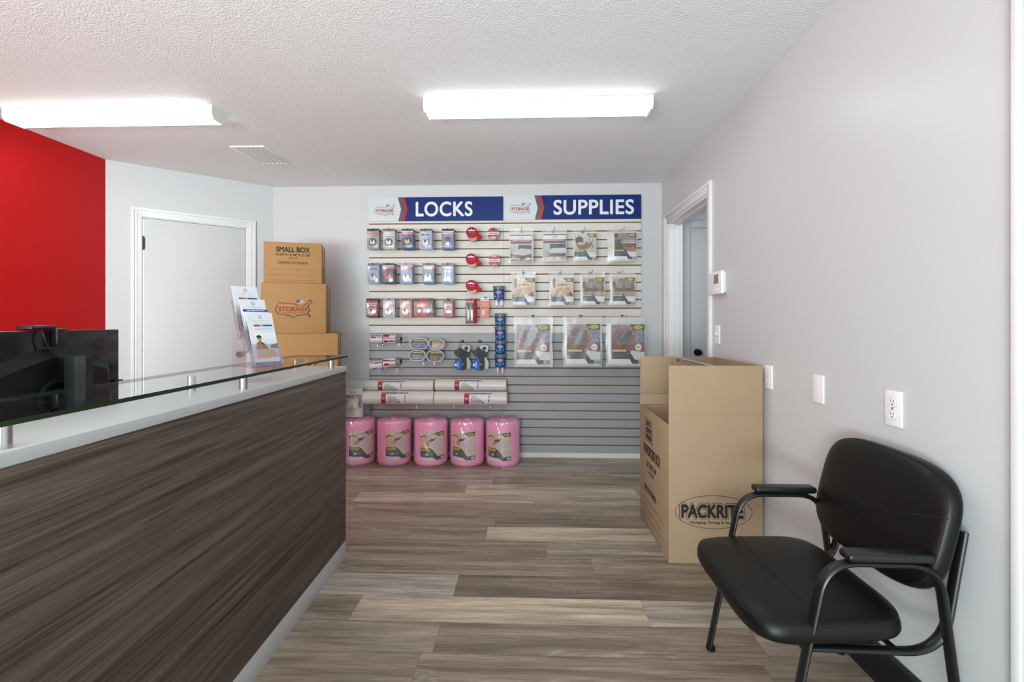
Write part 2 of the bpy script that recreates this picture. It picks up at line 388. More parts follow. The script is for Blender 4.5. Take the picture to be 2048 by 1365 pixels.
def wood_floor():
    m = mat('vinyl plank', (130, 118, 105), .36, spec=.4); b = m.node_tree.nodes['Principled BSDF']
    A = lambda n: nd(m, 'ShaderNodeAttribute', attribute_name=n)
    tone, off = A('tone'), A('off'); tc = nd(m, 'ShaderNodeTexCoord')
    add = nd(m, 'ShaderNodeVectorMath', operation='ADD'); cx = nd(m, 'ShaderNodeCombineXYZ')
    lk(m, off.outputs['Fac'], cx.inputs[0]); lk(m, off.outputs['Fac'], cx.inputs[2])
    lk(m, tc.outputs['Object'], add.inputs[0]); lk(m, cx.outputs[0], add.inputs[1])
    def noise(sc, st, det, dist=0.0, ro=.6):
        mp = nd(m, 'ShaderNodeMapping'); mp.inputs['Scale'].default_value = st
        n = nd(m, 'ShaderNodeTexNoise'); n.inputs['Scale'].default_value = sc; n.inputs['Detail'].default_value = det; n.inputs['Distortion'].default_value = dist; n.inputs['Roughness'].default_value = ro
        lk(m, add.outputs[0], mp.inputs[0]); lk(m, mp.outputs[0], n.inputs['Vector']); return n
    n1 = noise(1.6, (1, 14, 1), 6, .3); n2 = noise(9, (1, 22, 1), 5); n4 = noise(4, (.35, 60, 1), 4); n3 = noise(2.2, (1.1, 5, 1), 4, 1.2)
    # base tone by plank
    r = nd(m, 'ShaderNodeValToRGB'); e = r.color_ramp.elements
    e[0].position = 0; e[0].color = (*lin((122, 107, 94)), 1); e[1].position = 1; e[1].color = (*lin((198, 178, 154)), 1)
    k = r.color_ramp.elements.new(.35); k.color = (*lin((152, 135, 119)), 1); k = r.color_ramp.elements.new(.6); k.color = (*lin((166, 155, 144)), 1)
    lk(m, tone.outputs['Fac'], r.inputs[0])
    def mul(a, n, lo, hi, f0=.3, f1=.7):
        mr = nd(m, 'ShaderNodeMapRange'); mr.inputs[1].default_value = f0; mr.inputs[2].default_value = f1; mr.inputs[3].default_value = lo; mr.inputs[4].default_value = hi
        lk(m, n, mr.inputs[0]); mx = nd(m, 'ShaderNodeMix'); mx.data_type = 'RGBA'; mx.blend_type = 'MULTIPLY'; mx.inputs[0].default_value = 1
        lk(m, a, mx.inputs[6]); lk(m, mr.outputs[0], mx.inputs[7]); return mx.outputs[2]
    c = mul(r.outputs[0], n1.outputs[0], .62, 1.28, .36, .64); c = mul(c, n2.outputs[0], .78, 1.16, .36, .64); c = mul(c, n4.outputs[0], .88, 1.08, .36, .64)
    # cathedral grain: thin pale rings where n3 has contour lines
    w = nd(m, 'ShaderNodeMath', operation='MULTIPLY'); w.inputs[1].default_value = 34; lk(m, n3.outputs[0], w.inputs[0])
    sn = nd(m, 'ShaderNodeMath', operation='SINE'); lk(m, w.outputs[0], sn.inputs[0])
    msk = noise(1.3, (1.2, 5, 1), 2); mm = nd(m, 'ShaderNodeMapRange'); mm.inputs[1].default_value = .56; mm.inputs[2].default_value = .72; lk(m, msk.outputs[0], mm.inputs[0])
    sr = nd(m, 'ShaderNodeMapRange'); sr.inputs[1].default_value = .72; sr.inputs[2].default_value = 1; sr.inputs[3].default_value = 0; sr.inputs[4].default_value = .5
    lk(m, sn.outputs[0], sr.inputs[0]); pr = nd(m, 'ShaderNodeMath', operation='MULTIPLY'); lk(m, sr.outputs[0], pr.inputs[0]); lk(m, mm.outputs[0], pr.inputs[1])
    mx = nd(m, 'ShaderNodeMix'); mx.data_type = 'RGBA'; mx.inputs[7].default_value = (*lin((196, 188, 178)), 1); lk(m, pr.outputs[0], mx.inputs[0]); lk(m, c, mx.inputs[6])
    lk(m, mx.outputs[2], b.inputs['Base Color'])
    bu = nd(m, 'ShaderNodeBump'); bu.inputs['Strength'].default_value = .12; bu.inputs['Distance'].default_value = .001
    lk(m, n2.outputs[0], bu.inputs['Height']); lk(m, bu.outputs[0], b.inputs['Normal'])
    return m
M['floor'] = wood_floor()
def wood_desk():
    m = mat('dark wood laminate', (72, 62, 56), .5, spec=.3); b = m.node_tree.nodes['Principled BSDF']; tc = nd(m, 'ShaderNodeTexCoord')
    def noise(sc, st, det, dist=0.0):
        mp = nd(m, 'ShaderNodeMapping'); mp.inputs['Scale'].default_value = st; mp.inputs['Rotation'].default_value = (radians(1.5), 0, 0)
        n = nd(m, 'ShaderNodeTexNoise'); n.inputs['Scale'].default_value = sc; n.inputs['Detail'].default_value = det; n.inputs['Distortion'].default_value = dist
        lk(m, tc.outputs['Object'], mp.inputs[0]); lk(m, mp.outputs[0], n.inputs['Vector']); return n
    n1 = noise(1, (1, .9, 38), 6, .5); n2 = noise(1, (1, 3.0, 170), 5, 1.0)
    r = nd(m, 'ShaderNodeValToRGB'); e = r.color_ramp.elements; e[0].position = .36; e[0].color = (*lin((48, 41, 36)), 1); e[1].position = .66; e[1].color = (*lin((116, 102, 91)), 1)
    mx = nd(m, 'ShaderNodeMix'); mx.inputs[0].default_value = .5; lk(m, n1.outputs[0], mx.inputs[2]); lk(m, n2.outputs[0], mx.inputs[3])
    lk(m, mx.outputs[0], r.inputs[0]); lk(m, r.outputs[0], b.inputs['Base Color'])
    return m
M['desk'] = wood_desk()

# ------------------------------------------------------------ room shell
XR, YB, ZC = 1.19, 4.21, 2.45
C1 = Vector((-2.332, 4.21, 0)); C2 = Vector((-3.215, 3.455, 0))         # ends of the angled wall
YF = -2.2
def struct(name, mb, m, **kw):
    o = mb.build(name, m, **kw); o['kind'] = 'structure'; return o

def make_floor():
    rnd = random.Random(5); V, Fc, T, O = [], [], [], []
    PW, PL, y0 = .1778, 1.2192, 1.876 - 23 * .1778
    light = {23: (-.73, .88), 27: (-.237, .85), 30: (-1.186, .85), 31: (-.45, .8)}
    known = {24: (-.33, .62, .1), 25: (-.9, .35, .3), 26: (.1, .2, .45), 28: (-.2, .3, .12), 22: (-.35, .4, .22)}
    for r in range(0, 37):
        ya, yb = y0 + r * PW, y0 + (r + 1) * PW
        if r in light: x = light[r][0] - 3 * PL
        elif r in known: x = known[r][0] - 3 * PL
        else: x = -3.4 - rnd.random() * PL
        while x < 2.7:
            t = rnd.choice([0.05, .2, .25, .3, .35, .4, .5, .58])
            if r in light and abs(x - light[r][0]) < .01: t = light[r][1]
            if r in known and abs(x - known[r][0]) < .01: t = known[r][2]
            if r in known and abs(x + PL - known[r][0]) < .01: t = known[r][1]
            if r in (30,) and abs(x - light[r][0] - PL) < .01: t = .68
            xa, xb = max(x, -3.6), min(x + PL, 2.7)
            if xb > xa:
                g = .0006; k = len(V); V += [(xa + g, ya + g, 0), (xb - g, ya + g, 0), (xb - g, yb - g, 0), (xa + g, yb - g, 0)]
                Fc.append((k, k + 1, k + 2, k + 3)); T.append(t); O.append(rnd.random() * 40)
            x += PL
    k = len(V); V += [(-3.6, YF - .3, -.002), (2.7, YF - .3, -.002), (2.7, 4.4, -.002), (-3.6, 4.4, -.002)]; Fc.append((k, k + 1, k + 2, k + 3)); T.append(0); O.append(0)
    k = len(V); V += [(-3.6, YF - .3, -.1), (2.7, YF - .3, -.1), (2.7, 4.4, -.1), (-3.6, 4.4, -.1)]; Fc.append((k, k + 3, k + 2, k + 1)); T.append(0); O.append(0)
    me = bpy.data.meshes.new('floor'); me.from_pydata(V, [], Fc)
    a = me.attributes.new('tone', 'FLOAT', 'FACE'); a.data.foreach_set('value', T)
    a = me.attributes.new('off', 'FLOAT', 'FACE'); a.data.foreach_set('value', O)
    me.materials.append(M['floor']); link('floor', me)['kind'] = 'structure'
make_floor()
struct('ceiling', MB().box(-3.6, 2.7, YF - .3, 4.4, ZC, ZC + .1), M['ceil'])
struct('wall_back', MB().box(C1.x - .25, XR + .12, YB, YB + .12, 0, ZC), M['wall'])
def slabwall(mb, a, b, t, z0, z1):
    d = (b - a).normalized(); n = Vector((d.y, -d.x, 0)) * -t
    mb.prism([(a.x, a.y, z0), (b.x, b.y, z0), (b.x + n.x, b.y + n.y, z0), (a.x + n.x, a.y + n.y, z0)], (0, 0, z1 - z0))
AW = (C1 - C2).normalized(); AL = (C1 - C2).length; ANG = math.atan2(AW.y, AW.x); AN = Vector((AW.y, -AW.x, 0))   # into room
def aw(d, out=0, z=0): return C2 + AW * d + AN * out + Vector((0, 0, z))
DA = (Vector((-3.013, 3.564, 0)) - C2).dot(AW); DB = (Vector((-2.467, 4.029, 0)) - C2).dot(AW)
mb = MB()
slabwall(mb, C2, aw(DA - .02), .12, 0, ZC); slabwall(mb, aw(DB + .02), C1, .12, 0, ZC); slabwall(mb, aw(DA - .02), aw(DB + .02), .12, 2.06, ZC)
struct('wall_left_angled', mb, M['wall'], smooth=False)
struct('wall_left', MB().box(-3.34, -3.215, YF, C2.y, 0, ZC), M['red'])
D0, D1, DZ = 3.13, 4.03, 2.063
mb = MB(); mb.box(XR, XR + .12, YF, D0, 0, ZC); mb.box(XR, XR + .12, D1, YB, 0, ZC); mb.box(XR, XR + .12, D0, D1, DZ, ZC)
struct('wall_right', mb, M['wall'], smooth=False)
mb = MB(); mb.box(-3.34, -2.95, YF - .12, YF, 0, ZC); mb.box(.75, XR + .12, YF - .12, YF, 0, ZC); mb.box(-2.95, .75, YF - .12, YF, 0, .3); mb.box(-2.95, .75, YF - .12, YF, 2.4, ZC)
struct('wall_front', mb, M['wall'], smooth=False)
mb = MB(); 
for x in (-2.95, -1.74, -.5, .71): mb.box(x, x + .04, YF - .08, YF - .03, .3, 2.4)
mb.box(-2.95, .75, YF - .08, YF - .03, .3, .34); mb.box(-2.95, .75, YF - .08, YF - .03, 2.36, 2.4)
struct('window_1', mb, M['trim'], smooth=False)
# small room beyond the right doorway
struct('wall_hall_back', MB().box(XR + .12, 2.6, YB - .005, YB + .12, 0, ZC), M['wall'])
struct('wall_hall_right', MB().box(2.5, 2.6, 2.3, YB, 0, ZC), M['wall'])
struct('wall_hall_front', MB().box(XR + .12, 2.6, 2.2, 2.3, 0, ZC), M['wall'])
# trims round the right doorway
def casing_leg(mb, x0, ys, z0, z1, sgn):
    """stepped casing on the right wall: ys = (outer, inner)"""
    yo, yi = ys; d = (yi - yo)
    mb.box(x0 - .012, x0, min(yo, yi), max(yo, yi), z0, z1, bev=.002)
    a, b = yo, yo + d * .35; mb.box(x0 - .02, x0 - .012, min(a, b), max(a, b), z0, z1, bev=.003)
    a, b = yo + d * .45, yo + d * .6; mb.box(x0 - .016, x0 - .012, min(a, b), max(a, b), z0, z1, bev=.0015)
mb = MB(); cw = .066
casing_leg(mb, XR, (D0 - cw, D0), 0, DZ + cw, 1); casing_leg(mb, XR, (D1 + cw, D1), 0, DZ + cw, 1)
mb.box(XR - .012, XR, D0, D1, DZ, DZ + cw, bev=.002); mb.box(XR - .0205, XR - .012, D0 - cw - .0006, D1 + cw + .0006, DZ + cw * .65, DZ + cw + .0006, bev=.003)
mb.box(XR - .016, XR - .012, D0, D1, DZ + cw * .35, DZ + cw * .5, bev=.0015)
mb.box(XR, XR + .12, D0, D0 + .018, 0, DZ); mb.box(XR, XR + .12, D1 - .018, D1, 0, DZ); mb.box(XR, XR + .12, D0, D1, DZ - .018, DZ)
mb.box(XR + .05, XR + .063, D0 + .018, D0 + .028, 0, DZ - .018); mb.box(XR + .05, XR + .09, D1 - .03, D1 - .018, 0, DZ - .018); mb.box(XR + .05, XR + .09, D0 + .018, D1 - .018, DZ - .03, DZ - .018)
struct('trim_1', mb, M['trim'])
# near opening casing at the right edge of the photo, with its door
mb = MB(); casing_leg(mb, XR, (1.178, 1.11), 0, 2.12, 1); casing_leg(mb, XR, (.165, .235), 0, 2.12, 1); mb.box(XR - .014, XR, .235, 1.11, 2.05, 2.12, bev=.002)
struct('trim_2', mb, M['trim'])
struct('door_3', MB().box(XR - .008, XR + .002, .235, 1.11, 0, 2.05), M['doorpaint'])
struct('baseboard_right', MB().box(XR - .028, XR, 1.18, D0 - cw - .001, 0, .125, bev=.006), M['blackvinyl'])
# door in the angled wall
dr = struct_root('door_1', aw(0)); dr.rotation_euler = (0, 0, ANG)       # local x along wall, -y into room
e = .004
MB().box(DA + e, DB - e, .004, .04, .01, 2.036, bev=.001).build('door_panel', M['doorpaint'], dr)
mb = MB()
for (a, b) in ((DA - .075, DA), (DB, DB + .075)):
    o = a if a < DA - .01 else b; i = DA if a < DA - .01 else DB; s_ = 1 if i > o else -1
    mb.box(min(o, i - s_ * .006), max(o, i - s_ * .006), -.012, 0, 0, 2.115, bev=.002)
    p, q = o, o + s_ * .022; mb.box(min(p, q), max(p, q), -.021, -.012, 0, 2.115, bev=.003)
    p, q = o + s_ * .03, o + s_ * .04; mb.box(min(p, q), max(p, q), -.016, -.012, 0, 2.1, bev=.0015)
mb.box(DA - .006, DB + .006, -.012, 0, 2.046, 2.115, bev=.002); mb.box(DA - .06, DB + .06, -.021, -.012, 2.093, 2.115, bev=.003); mb.box(DA - .04, DB + .04, -.016, -.012, 2.07, 2.08, bev=.0015)
mb.box(DA - .02, DA, 0, .1, 0, 2.06); mb.box(DB, DB + .02, 0, .1, 0, 2.06); mb.box(DA, DB, 0, .1, 2.04, 2.06)
mb.build('door_casing', M['trim'], dr)
mb = MB(); mb.cyl((DA, -.006, 1.79), (DA, -.006, 1.885), .0065, n=12); mb.cyl((DA, -.006, 1.885), (DA, -.006, 1.892), .004, n=10); mb.cyl((DA, -.006, 1.783), (DA, -.006, 1.79), .004, n=10)
mb.box(DA + .002, DA + .012, -.002, .005, 1.795, 1.88)
mb.build('hinge', M['bronze'], dr)
MB().cyl((DB - .06, -.03, .93), (DB - .06, .004, .93), .012).lathe([(.001, -.075), (.02, -.073), (.027, -.06), (.026, -.045), (.012, -.03)], (DB - .06, 0, .93), 'y', 20).build('door_knob', M['black'], dr)
# door seen through the right doorway
dr = struct_root('door_2', (1.44, YB - .005, 0))
MB().box(0, .76, -.012, .0, .01, 2.04, bev=.001).build('door_panel', M['closet'], dr)
mb = MB(); mb.box(-.078, -.004, -.02, 0, 0, 2.12, bev=.004); mb.box(.764, .84, -.02, 0, 0, 2.12, bev=.004); mb.box(-.004, .764, -.02, 0, 2.046, 2.12, bev=.004)
mb.build('door_casing', M['closet'], dr)
mb = MB(); mb.cyl((.055, -.02, .945), (.055, -.012, .945), .03, n=24); mb.cyl((.055, -.05, .945), (.055, -.02, .945), .011, n=16)
mb.lathe([(.001, -.082), (.018, -.08), (.027, -.068), (.027, -.058), (.02, -.048), (.011, -.045)], (.055, 0, .945), 'y', 24)
mb.build('door_knob', M['black'], dr)

# ------------------------------------------------------------ ceiling lights and vent
def ceiling_light(x0, x1, y0, label, dy=0.0):
    L = x1 - x0; t = thing('ceiling_light', label, 'ceiling light', (x0, y0, ZC), (0, 0, math.atan2(dy, L)), 'long ceiling lights')
    w, h = .125, .066
    mb = MB(); mb.box(.012, L - .012, 0, w, -.036, 0, bev=.002); mb.build('housing', M['white'], t)
    prof = [(0, -.0365), (0, -h + .02), (.006, -h + .004), (.016, -h), (w - .016, -h), (w - .006, -h + .004), (w, -h + .02), (w, -.0365)]
    MB().prism([(.012, y, z) for y, z in prof], (L - .024, 0, 0)).build('diffuser', M['lamp'], t, smooth=False)
    for x in (0, L - .012):
        MB().prism([(x, -.004, 0), (x, -.004, -h + .016), (x, .012, -h - .005), (x, w - .012, -h - .005), (x, w + .004, -h + .016), (x, w + .004, 0)], (.012, 0, 0)).build('end_cap', M['white'], t, smooth=False)
ceiling_light(-.58, .683, 2.575, 'long white ceiling light glowing above the blue sign board')
ceiling_light(-3.045, -1.80, 2.61, 'long white ceiling light glowing above the red wall')
t = thing('ceiling_vent', 'white slatted air vent in the ceiling between the lights', 'vent', (-2.1, 3.22, ZC))
mb = MB(); mb.box(0, .25, 0, .02, -.008, 0, bev=.002); mb.box(0, .25, .35, .37, -.008, 0, bev=.002); mb.box(0, .02, .02, .35, -.008, 0, bev=.002); mb.box(.23, .25, .02, .35, -.008, 0, bev=.002)
mb.build('vent_frame', M['white'], t)
MB().box(.02, .23, .02, .35, -.001, 0).build('duct_opening', M['black'], t)
mb = MB()
for k in range(6):
    x = .034 + k * .035; Mx = Matrix.Translation((x, 0, -.007)) @ Matrix.Rotation(radians(-22), 4, 'Y')
    mb.box(-.0105, .0105, .02, .35, -.0007, .0007, M=Mx)
mb.build('louvre', M['white'], t)

# ------------------------------------------------------------ slat wall
XS0, XS1, XSM, YS = -1.436, 1.004, -.216, 4.19
GZ = [atY(1010, 446.7 + 17.03 * k, YS).z for k in range(0, 28)]
def slat_panel(name, label, x0, x1, z0, z1, m):
    t = .018; prof = [(YS, z0)]
    for g in sorted(GZ):
        if g - .005 > z0 + .004 and g + .005 < z1 - .004:
            prof += [(YS, g - .0055), (YS + .004, g - .0055), (YS + .004, g - .009), (YS + .011, g - .009), (YS + .011, g + .009), (YS + .004, g + .009), (YS + .004, g + .0055), (YS, g + .0055)]
    prof += [(YS, z1), (YS + t, z1), (YS + t, z0)]
    mb = MB(); vs0 = [mb.bm.verts.new((x0, y, z)) for y, z in prof]; vs1 = [mb.bm.verts.new((x1, y, z)) for y, z in prof]; n = len(prof)
    for i in range(n):
        j = (i + 1) % n; f = mb.bm.faces.new((vs0[i], vs0[j], vs1[j], vs1[i]))
        inner = max(prof[i][0], prof[j][0]) > YS + .001 and i < n - 4 and i > 0
        f.material_index = 1 if inner else 0
    for v in (vs0, vs1[::-1]):
        f = mb.bm.faces.new(v)
    fs = [f for f in mb.bm.faces if len(f.verts) > 4]; bmesh.ops.triangulate(mb.bm, faces=fs)
    o = mb.build(name, [m, M['mdf']], smooth=False); tag(o, label, 'slatwall panel', 'slatwall panels'); return o
ZG = atY(1010, 666.5, YS).z
slat_panel('slatwall_panel', 'white grooved slatwall panel under the LOCKS sign', XS0, XSM - .0008, ZG + .001, 2.335, M['slatw'])
slat_panel('slatwall_panel', 'white grooved slatwall panel under the SUPPLIES sign', XSM + .0008, XS1, ZG + .001, 2.335, M['slatw'])
slat_panel('slatwall_panel', 'grey grooved slatwall panel behind the pink foam rolls', XS0, XSM - .0008, .045, ZG - .001, M['slatg'])
slat_panel('slatwall_panel', 'grey grooved slatwall panel beside the tall open wardrobe carton', XSM + .0008, XS1, .045, ZG - .001, M['slatg'])
tag(MB().box(XS0, XS1, YS + .002, YS + .018, 0.0, .044).build('panel_skirting', M['slatw']), 'pale strip along the floor under the grey slatwall', 'skirting')

USA = [[(712, 290), (698, 322), (690, 345), (700, 368), (712, 384), (735, 397), (770, 402), (800, 404), (812, 414), (830, 410), (850, 420), (866, 432), (875, 438), (890, 424), (905, 412), (930, 408), (945, 412), (960, 405), (1000, 400), (1012, 390)],
       [(1012, 390), (1030, 408), (1048, 426)], [(1030, 388), (1038, 402), (1050, 420)], [(1016, 382), (1035, 366), (1052, 350), (1036, 334), (1026, 318), (1036, 300)],
       [(720, 268), (780, 271), (840, 277), (888, 280), (906, 292), (925, 300)], [(966, 300), (985, 292), (1006, 282), (1022, 268), (1034, 240), (1046, 234), (1066, 240), (1062, 262), (1048, 274), (1036, 290), (1022, 306)]]
def logo_parts(parent, o, ax, ay, w, ink, red, flagr, flagb, word='STORAGE', wline=4.5):
    """line map with a small flag and the word, width w, centred at o, on surface axes"""
    o, ax, ay = Vector(o), Vector(ax), Vector(ay); k = w / 380; n = ax.cross(ay)
    mb = MB()
    for st in USA: mb.stroke([((x - 880) * k, -(y - 330) * k) for x, y in st], wline * k, o, ax, ay)
    q = lambda pts: [o + ax * ((x - 880) * k) + ay * (-(y - 330) * k) + n * .0003 for x, y in pts]
    mb.face(q([(925, 298), (929, 298), (914, 250), (910, 250)]), 0)
    for i in range(6):
        y0 = i * 6.2; mb.face(q([(905 + i * 2.2, 244 + y0), (968 + i * 3, 222 + y0), (970 + i * 3, 227 + y0), (907 + i * 2.2, 249 + y0)]), 1 if i % 2 == 0 else 3)
    mb.face([p + n * .0003 for p in q([(904, 243), (934, 233), (943, 256), (913, 266)])], 2)
    mb.build('map_logo', [ink, flagr, flagb, M['signwhite']], parent, smooth=False, recalc=False)
    me = fit_text(word, o - ay * (8 * k) + ax * (-6 * k) + n * .0004, ax, ay, 308 * k, 54 * k, red, bold=.045)
    link('lettering', me, parent)
    mb = MB(); rnd = random.Random(3); x = 762
    while x < 990:
        d = rnd.choice((4, 6, 9)); mb.stroke([((x - 880) * k, -(383 - 330) * k), ((x + d - 880) * k, -(383 - 330) * k)], 7 * k, o + n * .0003, ax, ay); x += d + 3
    mb.build('small_print', [red], parent, smooth=False, recalc=False)
def sign(x0, x1, z0, z1, text, label, ch, tx0, tx1):
    """ch: chevron start fraction"""
    w, h = x1 - x0, z1 - z0; t = thing('sign_board', label, 'sign', (x0, YS - .002, z0), group='blue header signs')
    MB().box(0, w, -.006, 0, 0, h).build('board', M['signwhite'], t, smooth=False)
    y = -.0066; u = w / 1843; c = ch * w
    P = lambda pts: [(c + a * u, y, h * b) for a, b in pts]
    mb = MB(); mb.face(P([(0, 1), (48, 1), (88, .5), (48, 0), (8, 0), (46, .5)]), 0); mb.build('slate_chevron', M['signslate'], t, smooth=False)
    mb = MB(); mb.face(P([(46, 1), (94, 1), (138, .5), (94, 0), (46, 0), (86, .5)]), 0); mb.build('red_chevron', M['signred'], t, smooth=False)
    mb = MB(); mb.face([(c + 92 * u, y, h), (w - .003, y, h), (w - .003, y, 0), (c + 92 * u, y, 0), (c + 136 * u, y, h * .5)], 0); mb.build('blue_field', M['signblue'], t, smooth=False)
    link('lettering', fit_text(text, ((tx0 + tx1) / 2 * w, y - .001, h * .5), (1, 0, 0), (0, 0, 1), (tx1 - tx0) * w, h * .62, M['letter'], bold=.028, spacing=1.06), t)
    logo_parts(t, (.105 * w + .02, y, h * .47), (1, 0, 0), (0, 0, 1), .185, M['signink'], M['signlogored'], M['signred'], M['signink'], wline=6.5)
zs0 = atY(1010, 441.8, YS).z
sign(XS0 - .004, XSM - .003, zs0, 2.337, 'LOCKS', 'blue sign board reading LOCKS above the padlocks', .218, .352, .772)
sign(XSM + .001, XS1 + .002, zs0 + .006, 2.343, 'SUPPLIES', 'blue sign board reading SUPPLIES above the bagged covers', .222, .362, .945)

# ------------------------------------------------------------ hooks
def hook_mesh():
    mb = MB(); mb.tube(fillet([(0, 0, 0), (0, -.2, 0), (0, -.21, .018)], .01), .0022, 8); mb.box(-.012, .012, -.002, .0, -.004, .02, bev=.0005)
    return mb.mesh('display_hook', M['chrome'])
HOOK = {}
def hook(u, vtop, label, yf):
    L = YS - yf
    if round(L, 2) not in HOOK:
        mb = MB(); mb.tube(fillet([(0, -.001, 0), (0, -L, 0), (0, -L - .01, .016)], .01), .002, 8); mb.box(-.012, .012, -.003, -.001, -.006, .018, bev=.0005)
        HOOK[round(L, 2)] = mb.mesh('display_hook', M['darksteel'])
    p = atY(u, vtop, yf); o = link('display_hook', HOOK[round(L, 2)]); o.location = (p.x, YS, p.z)
    tag(o, label, 'hook', 'wire hooks on the slatwall'); return p

# ------------------------------------------------------------ clamshell padlock packs
PK = {}
def lock_pic(st):
    hd, body, extra = st
    p = Pic(27, 43, body)
    p.noise(0, 0, 1, 1, 16, 2)
    if extra == 'rs': p.rect(0, .72, 1, .84, (188, 40, 52)).marks(.1, .74, .9, .82, (235, 225, 225)).rect(0, .84, 1, .9, (225, 228, 232)).marks(.1, .1, .9, .2, (190, 200, 225), 2, .4)
    elif extra == 'lb': p.marks(.1, .66, .8, .76, (70, 80, 130), 1, .7).ell(.22, .72, .14, .07, (46, 60, 96)).rect(.65, .2, .9, .6, (150, 165, 205)).marks(.1, .08, .8, .18, (120, 130, 170), 2, .5)
    elif extra == 'gw': p.rect(0, .74, 1, .8, (200, 80, 60)).marks(.1, .64, .9, .72, (100, 100, 104), 1, .5)
    elif extra == 'wh': p.poly([(.1, .55), (.9, .65), (.8, .82), (.3, .85)], (214, 216, 218)).marks(.2, .6, .8, .66, (60, 60, 70), 1, .5)
    elif extra == 'rd': p.rect(0, .7, 1, .78, (222, 150, 60)).marks(.08, .6, .9, .68, (240, 220, 220), 1, .6).rect(0, .05, 1, .12, (60, 16, 20)).marks(.1, .36, .9, .46, (240, 200, 200), 1, .4)
    elif extra == 'rw': p.rect(.1, .55, .9, .68, (196, 50, 56)).ell(.5, .78, .3, .09, (240, 240, 240)).marks(.15, .57, .85, .66, (240, 230, 230), 1, .5)
    p.rect(0, .9, 1, 1, hd)
    return p
def disc_lock(mb, x, z, r, inner=1, ring=0):
    mb.lathe([(.001, .0), (r, 0), (r, -.018), (r * .9, -.024), (r * .8, -.024), (r * .78, -.02)], (x, 0, z), 'y', 28, ring)
    mb.lathe([(r * .78, -.0198), (r * .72, -.024), (.001, -.0245)], (x, 0, z), 'y', 24, inner)
    mb.prism([(x - r * .28, -.0247, z + r * .35), (x + r * .02, -.0247, z - r * .05), (x + r * .3, -.0247, z + r * .4), (x + r * .02, -.0247, z + r * .95)], (0, -.0012, 0), 2)
    mb.box(x - r * .1, x + r * .1, -.0262, -.0247, z - r * .55, z - r * .3, 2)
def make_pack(key, w, h, st, content):
    """returns list of (part name, mesh, label)"""
    if key in PK: return PK[key]
    parts = []; P = lock_pic(st) if not isinstance(st, Pic) else st
    parts.append(('backing_card', P.mesh('backing_card', w * .94, h, thick=.0012), None))
    mb = MB(); mats = [M['darksteel'], M['chrome'], M['ink']]
    if content == 'disc': disc_lock(mb, 0, h * .34, .032); nm = 'disc_lock'
    elif content == 'disc2': disc_lock(mb, -.002, h * .3, .034, 1, 1); nm = 'disc_lock'
    elif content == 'gold': disc_lock(mb, .002, h * .38, .031); mats = [M['darksteel'], M['brass'], M['ink']]; nm = 'disc_lock'
    elif content == 'copper': disc_lock(mb, 0, h * .36, .028); mats = [M['chrome'], mat('copper lock face', (186, 98, 60), .3, .8), M['ink']]; nm = 'disc_lock'
    elif content == 'pad':
        mb.box(-.018, .018, -.018, 0, h * .18, h * .38, 1, bev=.004); mb.tube(fillet([(-.012, -.009, h * .38), (-.012, -.009, h * .58), (.012, -.009, h * .58), (.012, -.009, h * .38)], .012), .0035, 8, mi=0); nm = 'padlock'
    elif content == 'keys':
        for x, a in ((-.018, .2), (.014, -.15)):
            mb.lathe([(.001, -.004), (.014, -.004), (.014, -.008), (.001, -.009)], (x, 0, h * .62), 'y', 16, 1); mb.box(x - .004, x + .004, -.008, -.004, h * .2, h * .6, 1)
        mb.prism([(-.01, -.004, h * .15), (.02, -.004, h * .18), (.0, -.004, h * .4)], (0, -.012, 0), 1); nm = 'key_lock'
    elif content == 'cuffs':
        for sx in (-1, 1):
            cx = sx * w * .21; mb.tube([(cx + .026 * cos(a), -.012, h * .33 + .026 * sin(a)) for a in [2 * pi * k / 24 for k in range(24)]], .006, 8, closed=True, mi=1)
            mb.tube(fillet([(cx + sx * .02, -.012, h * .4), (sx * w * .4, -.012, h * .5), (sx * w * .38, -.012, h * .68)], .01), .004, 8, mi=1); mb.lathe([(.001, -.006), (.018, -.006), (.018, -.014), (.001, -.015)], (cx, 0, h * .33), 'y', 16, 1)
        nm = 'coupler_lock'
    parts.append((nm, mb.mesh(nm, mats), None))
    mb = MB(); mb.box(-w * .5, w * .5, -.034, -.0015, h * .02, h * .88, bev=.009, seg=3); parts.append(('blister', mb.mesh('blister', M['clear']), None))
    PK[key] = parts; return parts
def pack(key, u, v0, v1, w, h, st, content, label, behind, yf=4.03, name='padlock_pack', back_label=None):
    yy = yf; p = hook(u, v0 + 3, 'wire hook of the ' + ' '.join(label.split()[:13]), yf - .015)
    for k in range(behind + 1):
        lb = label if k == 0 else (back_label or '') or ('spare pack behind the ' + ' '.join(label.split()[:12]))
        t = thing(name, lb[:200], 'padlock pack', (p.x + k * .006, yf + k * .045, p.z - h + .012 - k * .005), (0, 0, random.uniform(-.05, .05)), 'clamshell lock packs on the slatwall')
        for nm, me, l in make_pack(key, w, h, st, content): link(nm, me, t, l)
random.seed(11)
dk, gy, wt = (52, 50, 52), (150, 152, 156), (232, 234, 236)
blu, nvy, lbl = (44, 74, 140), (34, 46, 92), (166, 178, 206)
w0, h0 = .112, .178
